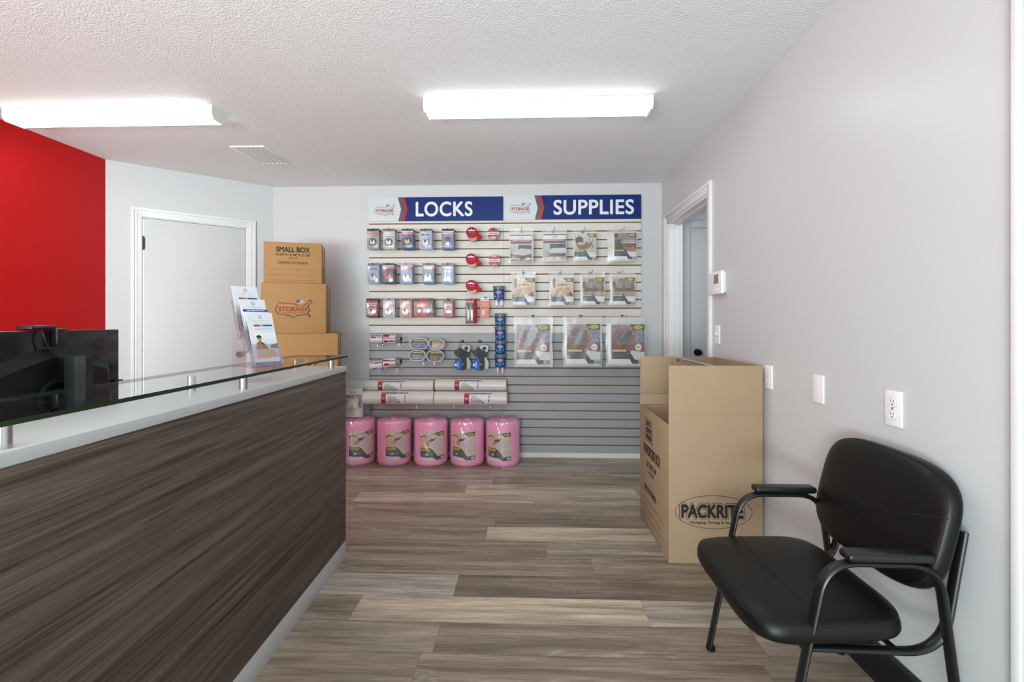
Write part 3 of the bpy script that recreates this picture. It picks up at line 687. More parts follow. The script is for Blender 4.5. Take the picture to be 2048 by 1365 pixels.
R1 = [('a1', 745, (dk, (170, 170, 168), 'gw'), 'disc', 'grey carded disc lock with black header, left in top row'),
      ('a2', 777, ((120, 116, 108), (196, 196, 196), 'wh'), 'disc', 'silver white carded disc lock, second in the top row'),
      ('a3', 814, ((90, 92, 98), blu, 'rs'), 'gold', 'blue lock card with gold disc and red stripe, top row'),
      ('a4', 851, ((110, 112, 112), (190, 200, 222), 'lb'), 'disc2', 'pale lilac lock card with bright disc, top row'),
      ('a5', 895, (dk, (96, 116, 150), 'rs'), 'pad', 'slate blue lock card with narrow padlock, end of the top row')]
for k, u, st, ct, lb in R1: pack(k, u, 457, 500, w0, h0, st, ct, lb, 1)
R2 = [('b1', 746, ((130, 132, 136), lbl, 'lb'), 'disc2', 'pale blue lock card with white disc, leftmost in the middle row'),
      ('b2', 776, ((84, 80, 84), nvy, 'rs'), 'copper', 'navy lock card with coppery disc and red stripe, middle row'),
      ('b3', 812, ((176, 180, 186), (150, 156, 196), 'rs'), 'disc2', 'lilac lock card with white disc, third in the middle row'),
      ('b4', 856, ((120, 122, 128), (84, 104, 152), 'rs'), 'disc2', 'mid blue lock card with ringed disc, fourth in the middle row'),
      ('b5', 895, ((140, 142, 146), (150, 168, 196), 'lb'), 'keys', 'pale blue blister with two keys, end of the middle row')]
for k, u, st, ct, lb in R2: pack(k, u, 526, 568, w0, h0, st, ct, lb, 1)
R3 = [('c1', 743, ((66, 54, 54), (150, 34, 44), 'rd'), 'disc2', 'dark red lock card with orange band, left in bottom lock row'),
      ('c2', 777, ((150, 152, 154), (200, 200, 202), 'rw'), 'disc2', 'white lock card with red oval and big disc, bottom lock row'),
      ('c3', 811, ((120, 112, 112), (206, 160, 156), 'rw'), 'disc2', 'pinkish lock card with a white disc, beside the wide red pack'),
      ]
for k, u, st, ct, lb in R3: pack(k, u, 597, 636, w0 * .98, .165, st, ct, lb, 1)
p = Pic(46, 36, (206, 40, 34)); p.poly([(.75, .85), (1, .85), (1, .1), (.6, .1)], (70, 50, 42)).rect(0, .84, 1, 1, (52, 56, 40)).rect(.3, .87, .7, .97, (190, 52, 46)).rect(.05, .8, .95, .83, (232, 120, 40)).noise(0, 0, 1, 1, 14, 2)
pack('c4', 847, 597, 633, .182, .158, p, 'cuffs', 'wide bright red pack holding two round coupler locks', 1)
p = Pic(22, 40, (176, 34, 74)); p.rect(0, .86, 1, 1, (150, 130, 50)).rect(.3, .88, .7, 1, (40, 30, 30)).marks(.1, .62, .9, .74, (235, 200, 210), 2, .5).rect(.05, .5, .6, .58, (214, 90, 130))
pack('c5', 896, 597, 635, .094, .165, p, 'pad', 'raspberry card with small padlock, right of the wide red pack', 1)
# box cutter pack and orange pouch
def cutter():
    p = Pic(23, 52, (104, 110, 122)); p.rect(.72, 0, 1, 1, (190, 26, 38)).rect(0, .9, 1, 1, (184, 60, 60)).rect(0, .86, .72, .9, (220, 214, 208)).ell(.3, .72, .18, .07, (150, 50, 60)).noise(0, 0, 1, 1, 10, 2)
    q = hook(942, 600, 'wire hook holding the tall red and grey cutter pack', 4.02)
    t = thing('cutter_pack', 'tall red and grey blister pack with two pale cutter handles', 'tool pack', (q.x, 4.035, q.z - .205), (0, 0, -.12))
    link('backing_card', p.mesh('backing_card', .1, .215, thick=.0012), t)
    mb = MB()
    for x in (-.022, .01): mb.box(x - .008, x + .008, -.02, -.004, .025, .12, 0, bev=.004); mb.box(x - .006, x + .006, -.016, -.004, .12, .17, 1, bev=.003)
    mb.build('knife_handle', [M['white'], M['darksteel']], t)
    MB().box(-.05, .03, -.032, -.0015, .008, .19, bev=.01, seg=3).build('blister', M['clear'], t)
    MB().box(.031, .052, -.03, -.0015, .005, .21, bev=.006).build('red_side', M['redpl'], t)
cutter()
def pouch():
    p = Pic(19, 34, (236, 108, 58)); p.noise(0, 0, 1, 1, 18, 2).marks(.15, .68, .85, .92, (250, 190, 160), 2, .6).rect(.12, .14, .82, .5, (226, 190, 172)).rect(.2, .2, .5, .45, (222, 220, 216)).rect(.6, .16, .76, .46, (190, 90, 60)).marks(.1, .5, .9, .56, (180, 60, 30), 1, .6)
    q = hook(969, 597, 'wire hook holding the small orange pouch', 4.04)
    t = thing('orange_pouch', 'small orange hang pouch beside the red cutter pack', 'tool pack', (q.x, 4.055, q.z - .17), (0, 0, 0))
    link('printed_front', p.mesh('printed_front', .078, .148, thick=.006), t)
    mb = MB(); mb.box(-.036, .036, .001, .002, .146, .175); mb.build('hang_tab', M['clear'], t)
pouch()

# ------------------------------------------------------------ tape dispensers and rolls
def red_dispenser(u, v, where):
    c = atY(u, v, 4.04); q = hook(u + 1, v - 6, 'wire hook of the ' + where, 4.02)
    t = thing('tape_dispenser', where, 'tape dispenser', (c.x, 4.05, c.z), (0, 0, 0), 'red tape dispensers')
    mb = MB(); mb.lathe([(.016, 0), (.047, 0), (.047, -.008), (.044, -.012), (.016, -.012)], axis='y', n=32); mb.build('side_disc', M['redpl'], t)
    mb = MB(); mb.lathe([(.024, .002), (.043, .002), (.043, .05), (.024, .05)], (.005, 0, -.03), 'y', 32); mb.build('tape_roll', M['tan'], t)
    pts = [(.022, .038), (.05, .018), (.066, -.01), (.092, -.034), (.086, -.038), (.088, -.048), (.078, -.046), (.08, -.058), (.066, -.052), (.062, -.062), (.05, -.05), (.036, -.03)]
    MB().prism([(x, -.006, z) for x, z in pts], (0, .044, 0)).build('cutting_arm', M['redpl'], t, smooth=False)
    mb = MB(); y = -.0128
    mb.face([(-.03, y, .012), (.03, y, .012), (.024, y, .022), (.008, y, .02), (0, y, .032), (-.008, y, .02), (-.024, y, .022)], 0)
    mb.face([(-.032, y, -.012), (.03, y, -.012), (.034, y, 0), (-.034, y, 0)], 1); mb.build('printed_emblem', [M['letter'], M['purple']], t, smooth=False)
red_dispenser(943, 465, 'red tape dispenser, topmost of the three')
red_dispenser(942, 518, 'red tape dispenser, middle of the three')
red_dispenser(942, 571, 'red tape dispenser, lowest of the three')
def tape_roll(u, v, lb, top):
    q = hook(u, v - 7, 'wire hook of the ' + lb, 4.02); c = atY(u, v, 4.04)
    t = thing('tape_roll', lb, 'tape roll', (c.x, 4.045, c.z), (0, 0, 0), 'labelled tape rolls')
    MB().lathe([(.034, 0), (.05, 0), (.05, .05), (.034, .05)], axis='y', n=32).build('tape', M['paletape'], t)
    p = Pic(26, 26, (200, 62, 58)); p.rect(0, .38, 1, .62, (235, 236, 240)).marks(.1, .42, .9, .58, (60, 70, 150), 1, .6).ell(.5, .12, .3, .14, (214, 170, 140) if top else (200, 62, 58)).ell(.5, .88, .22, .12, (198, 52, 48) if top else (226, 206, 190)).marks(.3, .1, .7, .2, (240, 230, 225), 1, .5)
    o = link('round_label', p.mesh('round_label', .1, .1, circle=True), t); o.location = (0, -.002, -.05)
    MB().lathe([(.001, .002), (.0495, .002), (.0495, .0), (.001, 0)], (0, -.0015, 0), 'y', 32).build('label_backing', M['paper'], t)
tape_roll(986, 467, 'tape roll with red label beside the topmost red dispenser', True)
tape_roll(988, 521, 'tape roll with pale top label beside the middle red dispenser', False)

# ------------------------------------------------------------ clear acrylic brackets
BR = {}
def bracket(u, v0, v1, lb, depth=.15, w=.02):
    a, b = atY(u, v0, YS - depth), atY(u, v1, YS - depth); h = a.z - b.z; k = round(h, 3)
    if k not in BR:
        mb = MB(); mb.box(-w / 2, w / 2, -depth - .012, -depth, 0, h, bev=.003); mb.box(-w / 2, w / 2, -depth, -.001, h * .62, h * .8, bev=.002); mb.box(-w / 2, w / 2, -.008, -.001, 0, h, bev=.002)
        BR[k] = mb.mesh('shelf_bracket', M['acryl'])
    o = link('shelf_bracket', BR[k]); o.location = (a.x, YS, b.z); tag(o, lb, 'bracket', 'clear shelf brackets'); return o

# ------------------------------------------------------------ blue tubs
def tub_meshes():
    mb = MB(); mb.lathe([(.001, 0), (.042, 0), (.0465, .004), (.0515, .084), (.0516, .088)], n=28); body = mb.mesh('tub_body', M['tubblue'])
    mb = MB(); mb.lathe([(.0515, .088), (.054, .0885), (.055, .105), (.058, .107), (.058, .113), (.05, .115), (.001, .115)], n=28); lid = mb.mesh('lid', M['greylid'])
    p = Pic(24, 22, (22, 98, 164)); p.noise(0, 0, 1, 1, 10, 2).ell(.5, .72, .36, .16, (190, 170, 205)).ell(.5, .72, .26, .09, (176, 60, 96)).marks(.25, .66, .75, .78, (225, 214, 232), 1, .5).ell(.14, .28, .09, .1, (150, 205, 220)).ell(.86, .34, .08, .1, (150, 205, 220)).marks(.35, .25, .65, .4, (90, 140, 190), 2, .6)
    lab = p.mesh('label', .09, .076, bend='z', R=.052)
    return body, lid, lab
TUB = tub_meshes()
def tub(u, vtop, vbot, lb):
    a, b = atY(u, vtop, 4.06), atY(u, vbot, 4.06); t = thing('lidded_tub', lb, 'tub', (b.x, 4.105, b.z), (0, 0, 0), 'blue tubs on the slatwall')
    s_ = (a.z - b.z) / .115
    for nm, me in zip(('tub_body', 'lid', 'label'), TUB):
        o = link(nm, me, t); o.scale = (.93, .93, s_)
        if nm == 'label': o.location = (0, 0, .006)
tub(997, 572, 600, 'blue tub with grey lid, alone above the column of four')
for k, (a, b, nm) in enumerate(((627.5, 652.5, 'topmost'), (653.5, 680.5, 'second from the top'), (681.5, 708, 'third from the top'), (709, 735.5, 'lowest'))):
    tub(1000, a, b, 'blue tub with grey lid, %s in the column of four' % nm)
bracket(993, 598, 614, 'clear bracket leg, left, under the lone blue tub'); bracket(1003, 598, 614, 'clear bracket leg, right, under the lone blue tub')
bracket(995, 735, 748, 'clear bracket leg, left, under the column of blue tubs'); bracket(1005, 735, 748, 'clear bracket leg, right, under the column of blue tubs')

# ------------------------------------------------------------ tape guns
def tape_gun(u, v, lb):
    c = atY(u, v, 4.06); q = hook(u - 2, v - 27, 'wire hook of the ' + lb, 4.05); k = .00434
    t = thing('tape_gun', lb, 'tape gun', (c.x, 4.075, c.z), (0, 0, 0), 'blue tape guns')
    g = lambda x, y: ((x - 145) / 6.82 * k, -(y - 1040) / 6.82 * k)       # traced side view, metres
    def pr(name, pts, y0, y1, m, **kw): MB().prism([(g(*p)[0], y0, g(*p)[1]) for p in pts], (0, y1 - y0, 0)).build(name, m, t, **kw)
    cx, cz = g(130, 1150); r = 82 / 6.82 * k
    MB().lathe([(.001, -.03), (r * .9, -.03), (r, -.024), (r, .02), (.001, .02)], (cx, 0, cz), 'y', 36).build('blue_cover', M['bluepl'], t)
    pr('handle', [(150, 1030), (205, 1030), (215, 1120), (208, 1215), (165, 1232), (150, 1200)], -.034, .022, M['black'], smooth=False)
    x, z = g(165, 1150); MB().lathe([(.001, -.037), (.007, -.037), (.009, -.034)], (x, 0, z), 'y', 16).build('orange_button', M['orange'], t)
    pr('body_plate', [(45, 985), (110, 925), (150, 935), (190, 950), (252, 985), (240, 1045), (205, 1058), (90, 1052)], -.026, .02, M['black'], smooth=False)
    pr('side_arm', [(150, 905), (200, 885), (272, 900), (262, 950), (250, 985), (190, 985), (160, 950)], -.02, .014, M['silver'], smooth=False)
    x, z = g(212, 930); MB().lathe([(.001, -.03), (.013, -.03), (.016, -.026), (.016, -.02)], (x, 0, z), 'y', 20).build('tension_knob', M['black'], t)
    P = [g(*p) for p in ((45, 985), (60, 1040), (95, 1050), (100, 950), (120, 880), (150, 930))]
    MB().tube([(a, -.024, b) for a, b in P], .0035, 8).build('wire_guide', M['silver'], t)
    pr('wiper_blade', [(205, 1055), (235, 1055), (270, 1130), (262, 1210), (215, 1220)], -.004, .004, M['silver'], smooth=False)
    x, z = g(68, 1160); MB().box(x - .006, x + .01, -.0312, -.03, z - .008, z + .012).box(x + .018, x + .024, -.0312, -.03, z - .02, z + .026).build('white_mark', M['letter'], t, smooth=False)
tape_gun(923, 713, 'left blue and black tape gun with silver arm'); tape_gun(959, 713, 'right blue and black tape gun, nearest the blue tubs')

# ------------------------------------------------------------ small labelled rolls (left, grey panel)
def short_roll(u0, u1, vc, r, pic, lb, tilt=0.0, clear_end=False, y=4.09):
    a, b = atY(u0, vc, y - r), atY(u1, vc, y - r); L = b.x - a.x; nm = 'film_roll'
    t = thing(nm, lb, 'film roll', (a.x, y, a.z), (0, -tilt, 0), 'small film rolls on clear brackets')
    MB().lathe([(r * .45, 0), (r, 0), (r, L), (r * .45, L)], axis='x', n=28).build('film', M['roll'], t)
    o = link('printed_sleeve', pic.mesh('printed_sleeve', L * .97, r * 2.7, bend='x', R=r * 1.015), t); o.location = (L / 2, 0, 0)
    if clear_end:
        MB().lathe([(r * .8, L), (r * .85, L + .03), (r * .5, L + .034)], axis='x', n=24).build('end_handle', M['clear'], t)
        MB().lathe([(.001, L + .036), (r * .4, L + .036), (r * .4, L + .05), (.001, L + .05)], axis='x', n=20).build('end_cap', M['darksteel'], t)
pa = Pic(26, 24, (236, 236, 238)); pa.rect(.05, .7, .95, .86, (60, 60, 66)).marks(.08, .72, .9, .84, (225, 225, 230), 1, .5).rect(.05, .55, .5, .68, (168, 40, 70)).marks(.55, .55, .95, .66, (100, 100, 140), 1, .6)
pb = Pic(26, 24, (238, 234, 230)); pb.rect(0, .66, .5, .95, (206, 40, 34)).rect(.5, .82, .95, .95, (222, 176, 40)).rect(.5, .7, .95, .8, (245, 226, 180)).rect(0, .5, 1, .6, (70, 90, 150)).marks(0, .52, 1, .58, (235, 235, 240), 1, .5).rect(.05, .2, .45, .4, (178, 30, 44)).rect(.5, .25, .95, .4, (110, 120, 160)).noise(0, 0, 1, 1, 10, 2)
short_roll(739, 764, 678, .038, pa, 'small film roll with white and black label, left in the upper pair')
short_roll(765.5, 790, 678.5, .042, pb, 'small film roll with red and yellow label, right in the upper pair', clear_end=True)
pc = Pic(26, 24, (234, 234, 238)); pc.rect(.4, .62, 1, .8, (190, 70, 40)).marks(.4, .64, 1, .78, (220, 160, 60), 1, .5).rect(.05, .7, .35, .8, (90, 110, 160)).rect(.1, .08, .5, .2, (170, 30, 54))
pd = Pic(26, 24, (236, 234, 236)); pd.rect(0, .66, .55, .8, (150, 40, 44)).rect(.1, .3, .5, .52, (206, 40, 40)).rect(.5, .6, 1, .7, (110, 120, 160)).marks(.5, .2, .95, .5, (120, 120, 124), 3, .5)
short_roll(738.5, 764, 733, .034, pc, 'small film roll with orange label, left in the lower pair', tilt=radians(9)); short_roll(765, 790, 728, .04, pd, 'small film roll with red square label, right in the lower pair', tilt=radians(6), clear_end=True)
bracket(755, 687, 696, 'clear bracket under the left end of the upper small rolls'); bracket(800 - 2, 685, 696, 'clear bracket under the right end of the upper small rolls')
bracket(759, 738, 748, 'clear bracket under the left end of the lower small rolls'); bracket(794, 737, 748, 'clear bracket under the right end of the lower small rolls')

# ------------------------------------------------------------ oval coils
def coil(u0, u1, v0, v1, pic, y, lb):
    a, b = atY(u0, v1, y - .06), atY(u1, v0, y - .06); w, h = b.x - a.x, b.z - a.z
    t = thing('cord_coil', lb, 'coil', ((a.x + b.x) / 2, y, a.z), (0, 0, 0), 'oval coils with wrapped labels')
    def stad(rr, zc, hw, n=14):
        out = []
        for s0, sx in ((-pi / 2, 1), (pi / 2, -1)):
            for k in range(n + 1): an = s0 + pi * k / n; out.append((sx * (hw - rr) + rr * cos(an), zc + rr * sin(an)))
        return out
    mb = MB(); R = h / 2
    for j, yy in enumerate((-.05, -.042, -.034, -.026, -.018, -.010)):
        mb.tube([(x, yy, z) for x, z in stad(R - .0045, R, w / 2 - .0045)], .0045, 8, closed=True)
    mb.build('coil', M['cord'], t)
    lw = w * .7; o = link('wrapped_label', pic.mesh('wrapped_label', lw, h * .86, thick=.004), t); o.location = (w * .06, -.052, h * .07)
def coil_pic(c, d, t2):
    p = Pic(30, 20, c); p.noise(0, 0, 1, 1, 26, 2).rect(0, .72, 1, 1, d).marks(.05, .76, .9, .92, (220, 200, 70), 1, .66).marks(.05, .1, .95, .6, t2, 3, .5); return p
coil(818, 856, 677, 699, coil_pic((50, 76, 116), (24, 28, 34), (170, 190, 214)), 4.11, 'oval coil with navy and yellow label, upper left of four')
coil(856.5, 889, 678, 700, coil_pic((176, 140, 130), (40, 40, 34), (236, 228, 222)), 4.12, 'oval coil with brownish photo label, upper right of four')
coil(817, 851, 701, 723, coil_pic((70, 92, 116), (52, 68, 90), (190, 206, 220)), 4.115, 'oval coil with pale blue label, lower left of four')
coil(851.5, 887, 701.5, 724, coil_pic((40, 44, 46), (30, 34, 30), (210, 180, 170)), 4.11, 'oval coil with black and pink label, lower right of four')
bracket(847, 723, 731.5, 'clear bracket left under the oval coils'); bracket(869, 723, 731.5, 'clear bracket right under the oval coils')

# ------------------------------------------------------------ long white rolls
def long_roll(u0, u1, vt, vb, lu0, lu1, y, lb, seed):
    a, b = atY(u0, (vt + vb) / 2, y), atY(u1, (vt + vb) / 2, y); zt, zb = atY(u0, vt, y - .03).z, atY(u0, vb, y - .03).z; r = (zt - zb) / 2; L = b.x - a.x
    t = thing('paper_roll', lb, 'paper roll', (a.x, y, a.z), (0, 0, 0), 'long off white rolls on clear brackets')
    MB().lathe([(r * .3, .004), (r * .9, 0), (r, .006), (r, L - .006), (r * .9, L), (r * .3, L - .004)], axis='x', n=36).build('rolled_sheet', M['roll'], t)
    mb = MB(); mb.tube([(L - .002 + .004, r * (.25 + .62 * k / 60) * cos(k * .5), r * (.25 + .62 * k / 60) * sin(k * .5)) for k in range(60)], .0015, 5); mb.build('wound_edge', M['tan'], t)
    p = Pic(52, 22, (238, 238, 240)); p.rng = np.random.RandomState(seed)
    p.rect(0, 0, .18, 1, (206, 34, 44)).rect(.02, .3, .16, .62, (96, 60, 140)).marks(.03, .35, .15, .58, (220, 200, 225), 2, .5).rect(0, .82, .2, 1, (222, 140, 40)).rect(.2, .84, 1, .97, (40, 40, 44)).marks(.22, .86, 1, .95, (230, 230, 230), 1, .55)
    p.poly([(.22, .05), (.55, .05), (.7, .3), (.45, .62), (.28, .75)], (206, 206, 208)).marks(.22, .1, .6, .6, (140, 140, 146), 5, .35).marks(.86, .15, .92, .75, (90, 90, 96), 4, .6).rect(.62, .1, .72, .2, (120, 120, 124))
    lw = (lu1 - lu0) / (u1 - u0) * L; o = link('label', p.mesh('label', lw, r * 1.9, bend='x', R=r * 1.01), t); o.location = ((lu0 - u0) / (u1 - u0) * L + lw / 2, 0, 0); o.rotation_euler = (radians(-6), 0, 0)
long_roll(728, 868, 760, 782.5, 759, 811, 4.12, 'long off white roll, upper left, label near its middle', 1)
long_roll(871, 1013, 758, 782.5, 911, 963, 4.12, 'long off white roll, upper right, beside the bare grey slats', 2)
long_roll(724.5, 868.5, 782, 809, 766, 819, 4.06, 'long off white roll, lower left, end past the slatwall edge', 3)
long_roll(869.5, 1014.5, 783, 810, 930, 985, 4.06, 'long off white roll, lower right, label near its far end', 4)
for u, lb in ((765, 'first clear bracket from the left under the long rolls'), (834, 'second clear bracket from the left under the long rolls'), (908, 'third clear bracket from the left under the long rolls'), (980, 'rightmost clear bracket under the long rolls')):
    bracket(u, 803, 818, lb, depth=.16)

# ------------------------------------------------------------ bagged covers
def cover_pic(kind, seed):
    p = Pic(44, 54, (226, 220, 212)); p.rng = np.random.RandomState(seed)
    if kind.startswith('matt'):
        p.a[:] = (240, 240, 242); p.rect(0, .94, 1, .985, (60, 62, 66)).rect(0, .72, 1, .8, (190, 34, 48)).marks(.06, .735, .94, .79, (240, 220, 224), 1, .5).rect(0, .65, 1, .72, (70, 76, 130)).marks(.4, .84, .62, .9, (120, 120, 126), 2, .5)
        p.grad(0, .1, 1, .65, (176, 172, 166), (206, 206, 206)); p.noise(0, .1, 1, .65, 10, 4)
        if kind == 'matt1': p.rect(.38, .42, 1, .6, (58, 52, 50)).poly([(.05, .28), (.5, .48), (.98, .44), (.98, .3), (.6, .22), (.05, .28)], (206, 206, 208)).poly([(0, .12), (0, .27), (.6, .2), (1, .28), (1, .14), (.6, .05)], (70, 62, 54)).rect(0, 0, 1, .09, (150, 136, 112)).rect(.75, .06, .96, .14, (226, 226, 226)).marks(.0, .02, .35, .06, (180, 40, 50), 1, .7)
        else: p.rect(.3, .44, 1, .62, (64, 62, 64)).poly([(.25, .3), (.4, .46), (1, .46), (1, .26)], (214, 216, 220)).rect(.24, .14, 1, .26, (84, 76, 76)).rect(0, .02, 1, .12, (200, 198, 196)).marks(.8, .04, .98, .1, (90, 90, 90), 2, .5)
        return p
    if kind == 'sofa': p.grad(0, .3, 1, 1, (206, 196, 178), (212, 208, 200)); p.poly([(.02, .8), (.2, .9), (.4, .84), (.42, .6), (.3, .5), (.1, .56)], (70, 60, 50)).poly([(.08, .56), (.6, .68), (.8, .6), (.62, .42), (.2, .4)], (128, 104, 82)).ell(.3, .62, .2, .06, (206, 186, 158)).poly([(.66, .8), (.7, .8), (.9, .45), (.86, .45)], (90, 70, 54)).poly([(.84, .8), (.88, .8), (.72, .45), (.68, .45)], (90, 70, 54))
    elif kind == 'shelf': p.grad(0, .3, 1, 1, (120, 98, 88), (168, 156, 148)); p.rect(.0, .3, .4, .75, (82, 70, 64)).rect(.3, .62, 1, .66, (216, 208, 200)).rect(.5, .48, 1, .6, (120, 72, 60)).rect(.5, .3, 1, .46, (160, 120, 108)).ell(.08, .9, .1, .1, (90, 60, 50)).marks(.3, .67, .95, .76, (214, 206, 200), 1, .5)
    elif kind == 'bed': p.grad(0, .3, 1, 1, (214, 196, 176), (226, 216, 204)); p.ell(.14, .82, .07, .2, (92, 108, 62)).rect(.28, .74, .76, .78, (176, 96, 70)).rect(.28, .66, .32, .78, (176, 96, 70)).rect(.33, .68, .72, .74, (222, 196, 150)).poly([(.1, .42), (.25, .62), (.8, .66), (.98, .46), (.85, .36)], (206, 174, 150)).poly([(.7, .36), (.9, .5), (1, .34), (.95, .3)], (112, 74, 56)).rect(.4, .88, .5, 1, (240, 238, 232)).rect(.53, .88, .62, 1, (240, 238, 232))
    elif kind == 'couch': p.grad(0, .3, 1, 1, (176, 156, 138), (200, 186, 172)); p.poly([(.15, .5), (.3, .95), (.95, .95), (1, .5)], (142, 124, 112)).rect(.1, .52, .98, .68, (110, 90, 80)).rect(.2, .62, .45, .85, (168, 152, 140)).rect(.58, .62, .85, .85, (160, 142, 130)).ell(.08, .72, .08, .14, (90, 104, 70)).rect(0, .48, 1, .52, (80, 62, 54))
    elif kind == 'tv': p.grad(0, .3, 1, 1, (142, 76, 86), (150, 144, 154)); p.rect(.14, .48, .68, .88, (152, 96, 106)).rect(.2, .56, .62, .82, (98, 104, 102)).rect(.72, .55, .98, .85, (146, 150, 172)).rect(0, .36, 1, .48, (134, 52, 62)).poly([(.5, 1), (.54, 1), (.86, .5), (.82, .5)], (190, 150, 140)).noise(0, .36, 1, .9, 18, 3)
    p.noise(0, .3, 1, 1, 16, 2)
    nv = (30, 56, 100) if kind != 'tv' else (44, 44, 56)
    p.poly([(.0, .38), (.5, .38), (.72, .1), (1, .1), (1, 0), (.62, 0), (.55, .08), (.52, .12), (0, .12)], nv).rect(0, .0, .55, .12, (236, 236, 236)).poly([(.52, .12), (.55, .12), (.64, 0), (.5, 0)], (236, 236, 236))
    p.poly([(.55, .34), (.62, .3), (.78, .12), (1, .12), (1, .3)], (222, 222, 222)) if kind == 'tv' else p.poly([(.6, .3), (.76, .12), (1, .12), (1, .2)], (236, 234, 230))
    p.marks(.02, .29, .45, .37, (214, 206, 40), 1, .75).marks(.04, .15, .5, .27, (130, 150, 190), 3, .3).rect(.82, .01, .98, .09, (200, 204, 212)).marks(.84, .02, .96, .08, (60, 60, 80), 1, .5)
    p.poly([(.55, 1), (1, 1), (1, .86), (.7, .86)], (30, 32, 34)).ell(.81, .93, .15, .05, (206, 202, 40)).marks(.7, .91, .92, .95, (60, 60, 30), 1, .45)
    if kind == 'tv': p.ell(.82, .42, .1, .085, (230, 232, 232)).marks(.76, .39, .88, .44, (70, 110, 100), 1, .5)
    return p
SL = {}
def sleeve(w, h, seed, z_off):
    k = (round(w, 3), round(h, 3), seed)
    if k in SL: return SL[k]
    rnd = random.Random(seed); ph = [rnd.uniform(0, 6) for _ in range(6)]
    def wr(u, v): return .0022 * sin(7 * u + 5 * v + ph[0]) + .0016 * sin(17 * u - 11 * v + ph[1]) + (.0045 * sin(23 * u + ph[2] + 6 * v) + .003 * sin(41 * u - 19 * v + ph[3])) * max(0, (v - .78) / .22)
    mb = MB()
    ex = lambda u, v: (u - .5) * w * (1 + .02 * sin(9 * v + ph[4]))
    bul = lambda u, v: .010 * (1 - (2 * u - 1) ** 6) * (1 - (2 * v - 1) ** 8)
    mb.grid(lambda u, v: (ex(u, v), -bul(u, v) + wr(u, v), v * h + z_off + .003 * sin(8 * u + ph[5]) * (v > .97)), 18, 26)
    mb.grid(lambda u, v: (ex(u, v), .006 * (1 - (2 * u - 1) ** 6) * (1 - (2 * v - 1) ** 8) - wr(u, v) * .3, v * h + z_off), 10, 14)
    SL[k] = mb.mesh('plastic_sleeve', M['bag'], ang=80); return SL[k]
CP = {}
def bag(u0, u1, v0, v1, iu0, iu1, iv0, iv1, kind, label, behind=0, yf=4.05, seed=1, dx=0.0):
    s_ = (atY(1025, 0, yf).x - atY(1024, 0, yf).x); c = atY((u0 + u1) / 2, v1, yf); w, h = (u1 - u0) * s_, (v1 - v0) * s_
    iw, ih = (iu1 - iu0) * s_, (iv1 - iv0) * s_; ix = ((iu0 + iu1) / 2 - (u0 + u1) / 2) * s_; iz = (v1 - iv1) * s_
    k = (kind, seed)
    if k not in CP: CP[k] = cover_pic(kind, seed).mesh('printed_insert', iw, ih, thick=.004, skew=random.Random(seed).uniform(-.015, .015))
    hook((u0 + u1) / 2, v0 + 1, 'wire hook of the ' + label.replace('bagged ', ''), yf - .02)
    for b in range(behind + 1):
        t = thing('bagged_cover', label if b == 0 else 'spare bag %s behind the %s' % (('', 'just', 'furthest')[b], label.replace('bagged ', '').replace(' of the three large ones', ' large one').replace(', third', ', third')), 'bagged cover', (c.x - b * dx, yf + .03 * b, c.z - b * .004), (0, 0, 0), 'clear bagged covers on the slatwall')
        o = link('printed_insert', CP[k], t); o.location = (ix, -.002, iz); o = link('plastic_sleeve', sleeve(w, h, seed, 0), t)
        MB_ = SL.get('stuff' + str(k))
        if MB_ is None: MB_ = SL['stuff' + str(k)] = MB().box(-w * .455 - ix, w * .455 - ix, .0022, .007, -min(iz, .03) * .6, ih * 1.02, bev=.002).mesh('folded_film', M['roll'])
        o = link('folded_film', MB_, t); o.location = (ix, 0, iz)
bag(1018, 1068, 457, 525, 1021, 1063, 469, 523, 'matt1', 'bagged mattress cover with red band, leftmost in the top row', 1, seed=1)
bag(1084.5, 1133.5, 457, 524, 1087, 1131, 468, 521, 'matt2', 'bagged mattress cover with red band, second in the top row', 1, seed=2)
bag(1146, 1193, 457, 523, 1149, 1192, 468, 520, 'sofa', 'bagged cover with brown armchair photo, third in the top row', 0, seed=3)
bag(1222, 1275, 455, 524, 1229, 1272, 467, 519, 'shelf', 'bagged cover with dark shelf photo, end of the top row', 2, seed=4, dx=.013)
bag(1022, 1071, 544, 613, 1025, 1069, 557, 610, 'bed', 'bagged cover with beige bed photo, leftmost in the second row', 1, seed=5)
bag(1098, 1147, 544, 613, 1102, 1146, 557, 610, 'bed', 'bagged cover with beige bed photo, second in the second row', 1, seed=6)
bag(1160, 1210, 543, 612, 1165, 1208, 556, 609, 'couch', 'bagged cover with grey brown sofa photo, third in the second row', 1, seed=7)
bag(1220, 1271, 543, 612, 1225, 1269, 556, 609, 'couch', 'bagged cover with grey brown sofa photo, end of the second row', 1, seed=8)
bag(1028, 1105, 633, 735, 1033, 1099, 650, 729, 'tv', 'large bagged cover with screen photo, left of the three large ones', 1, seed=9)
bag(1126, 1204, 633, 735, 1134, 1200, 649, 728, 'tv', 'large bagged cover with screen photo, middle of the three large ones', 1, seed=10)
bag(1213, 1291, 633, 734, 1223, 1288, 650, 728, 'tv', 'large bagged cover with screen photo, right above the wardrobe carton', 1, seed=11)

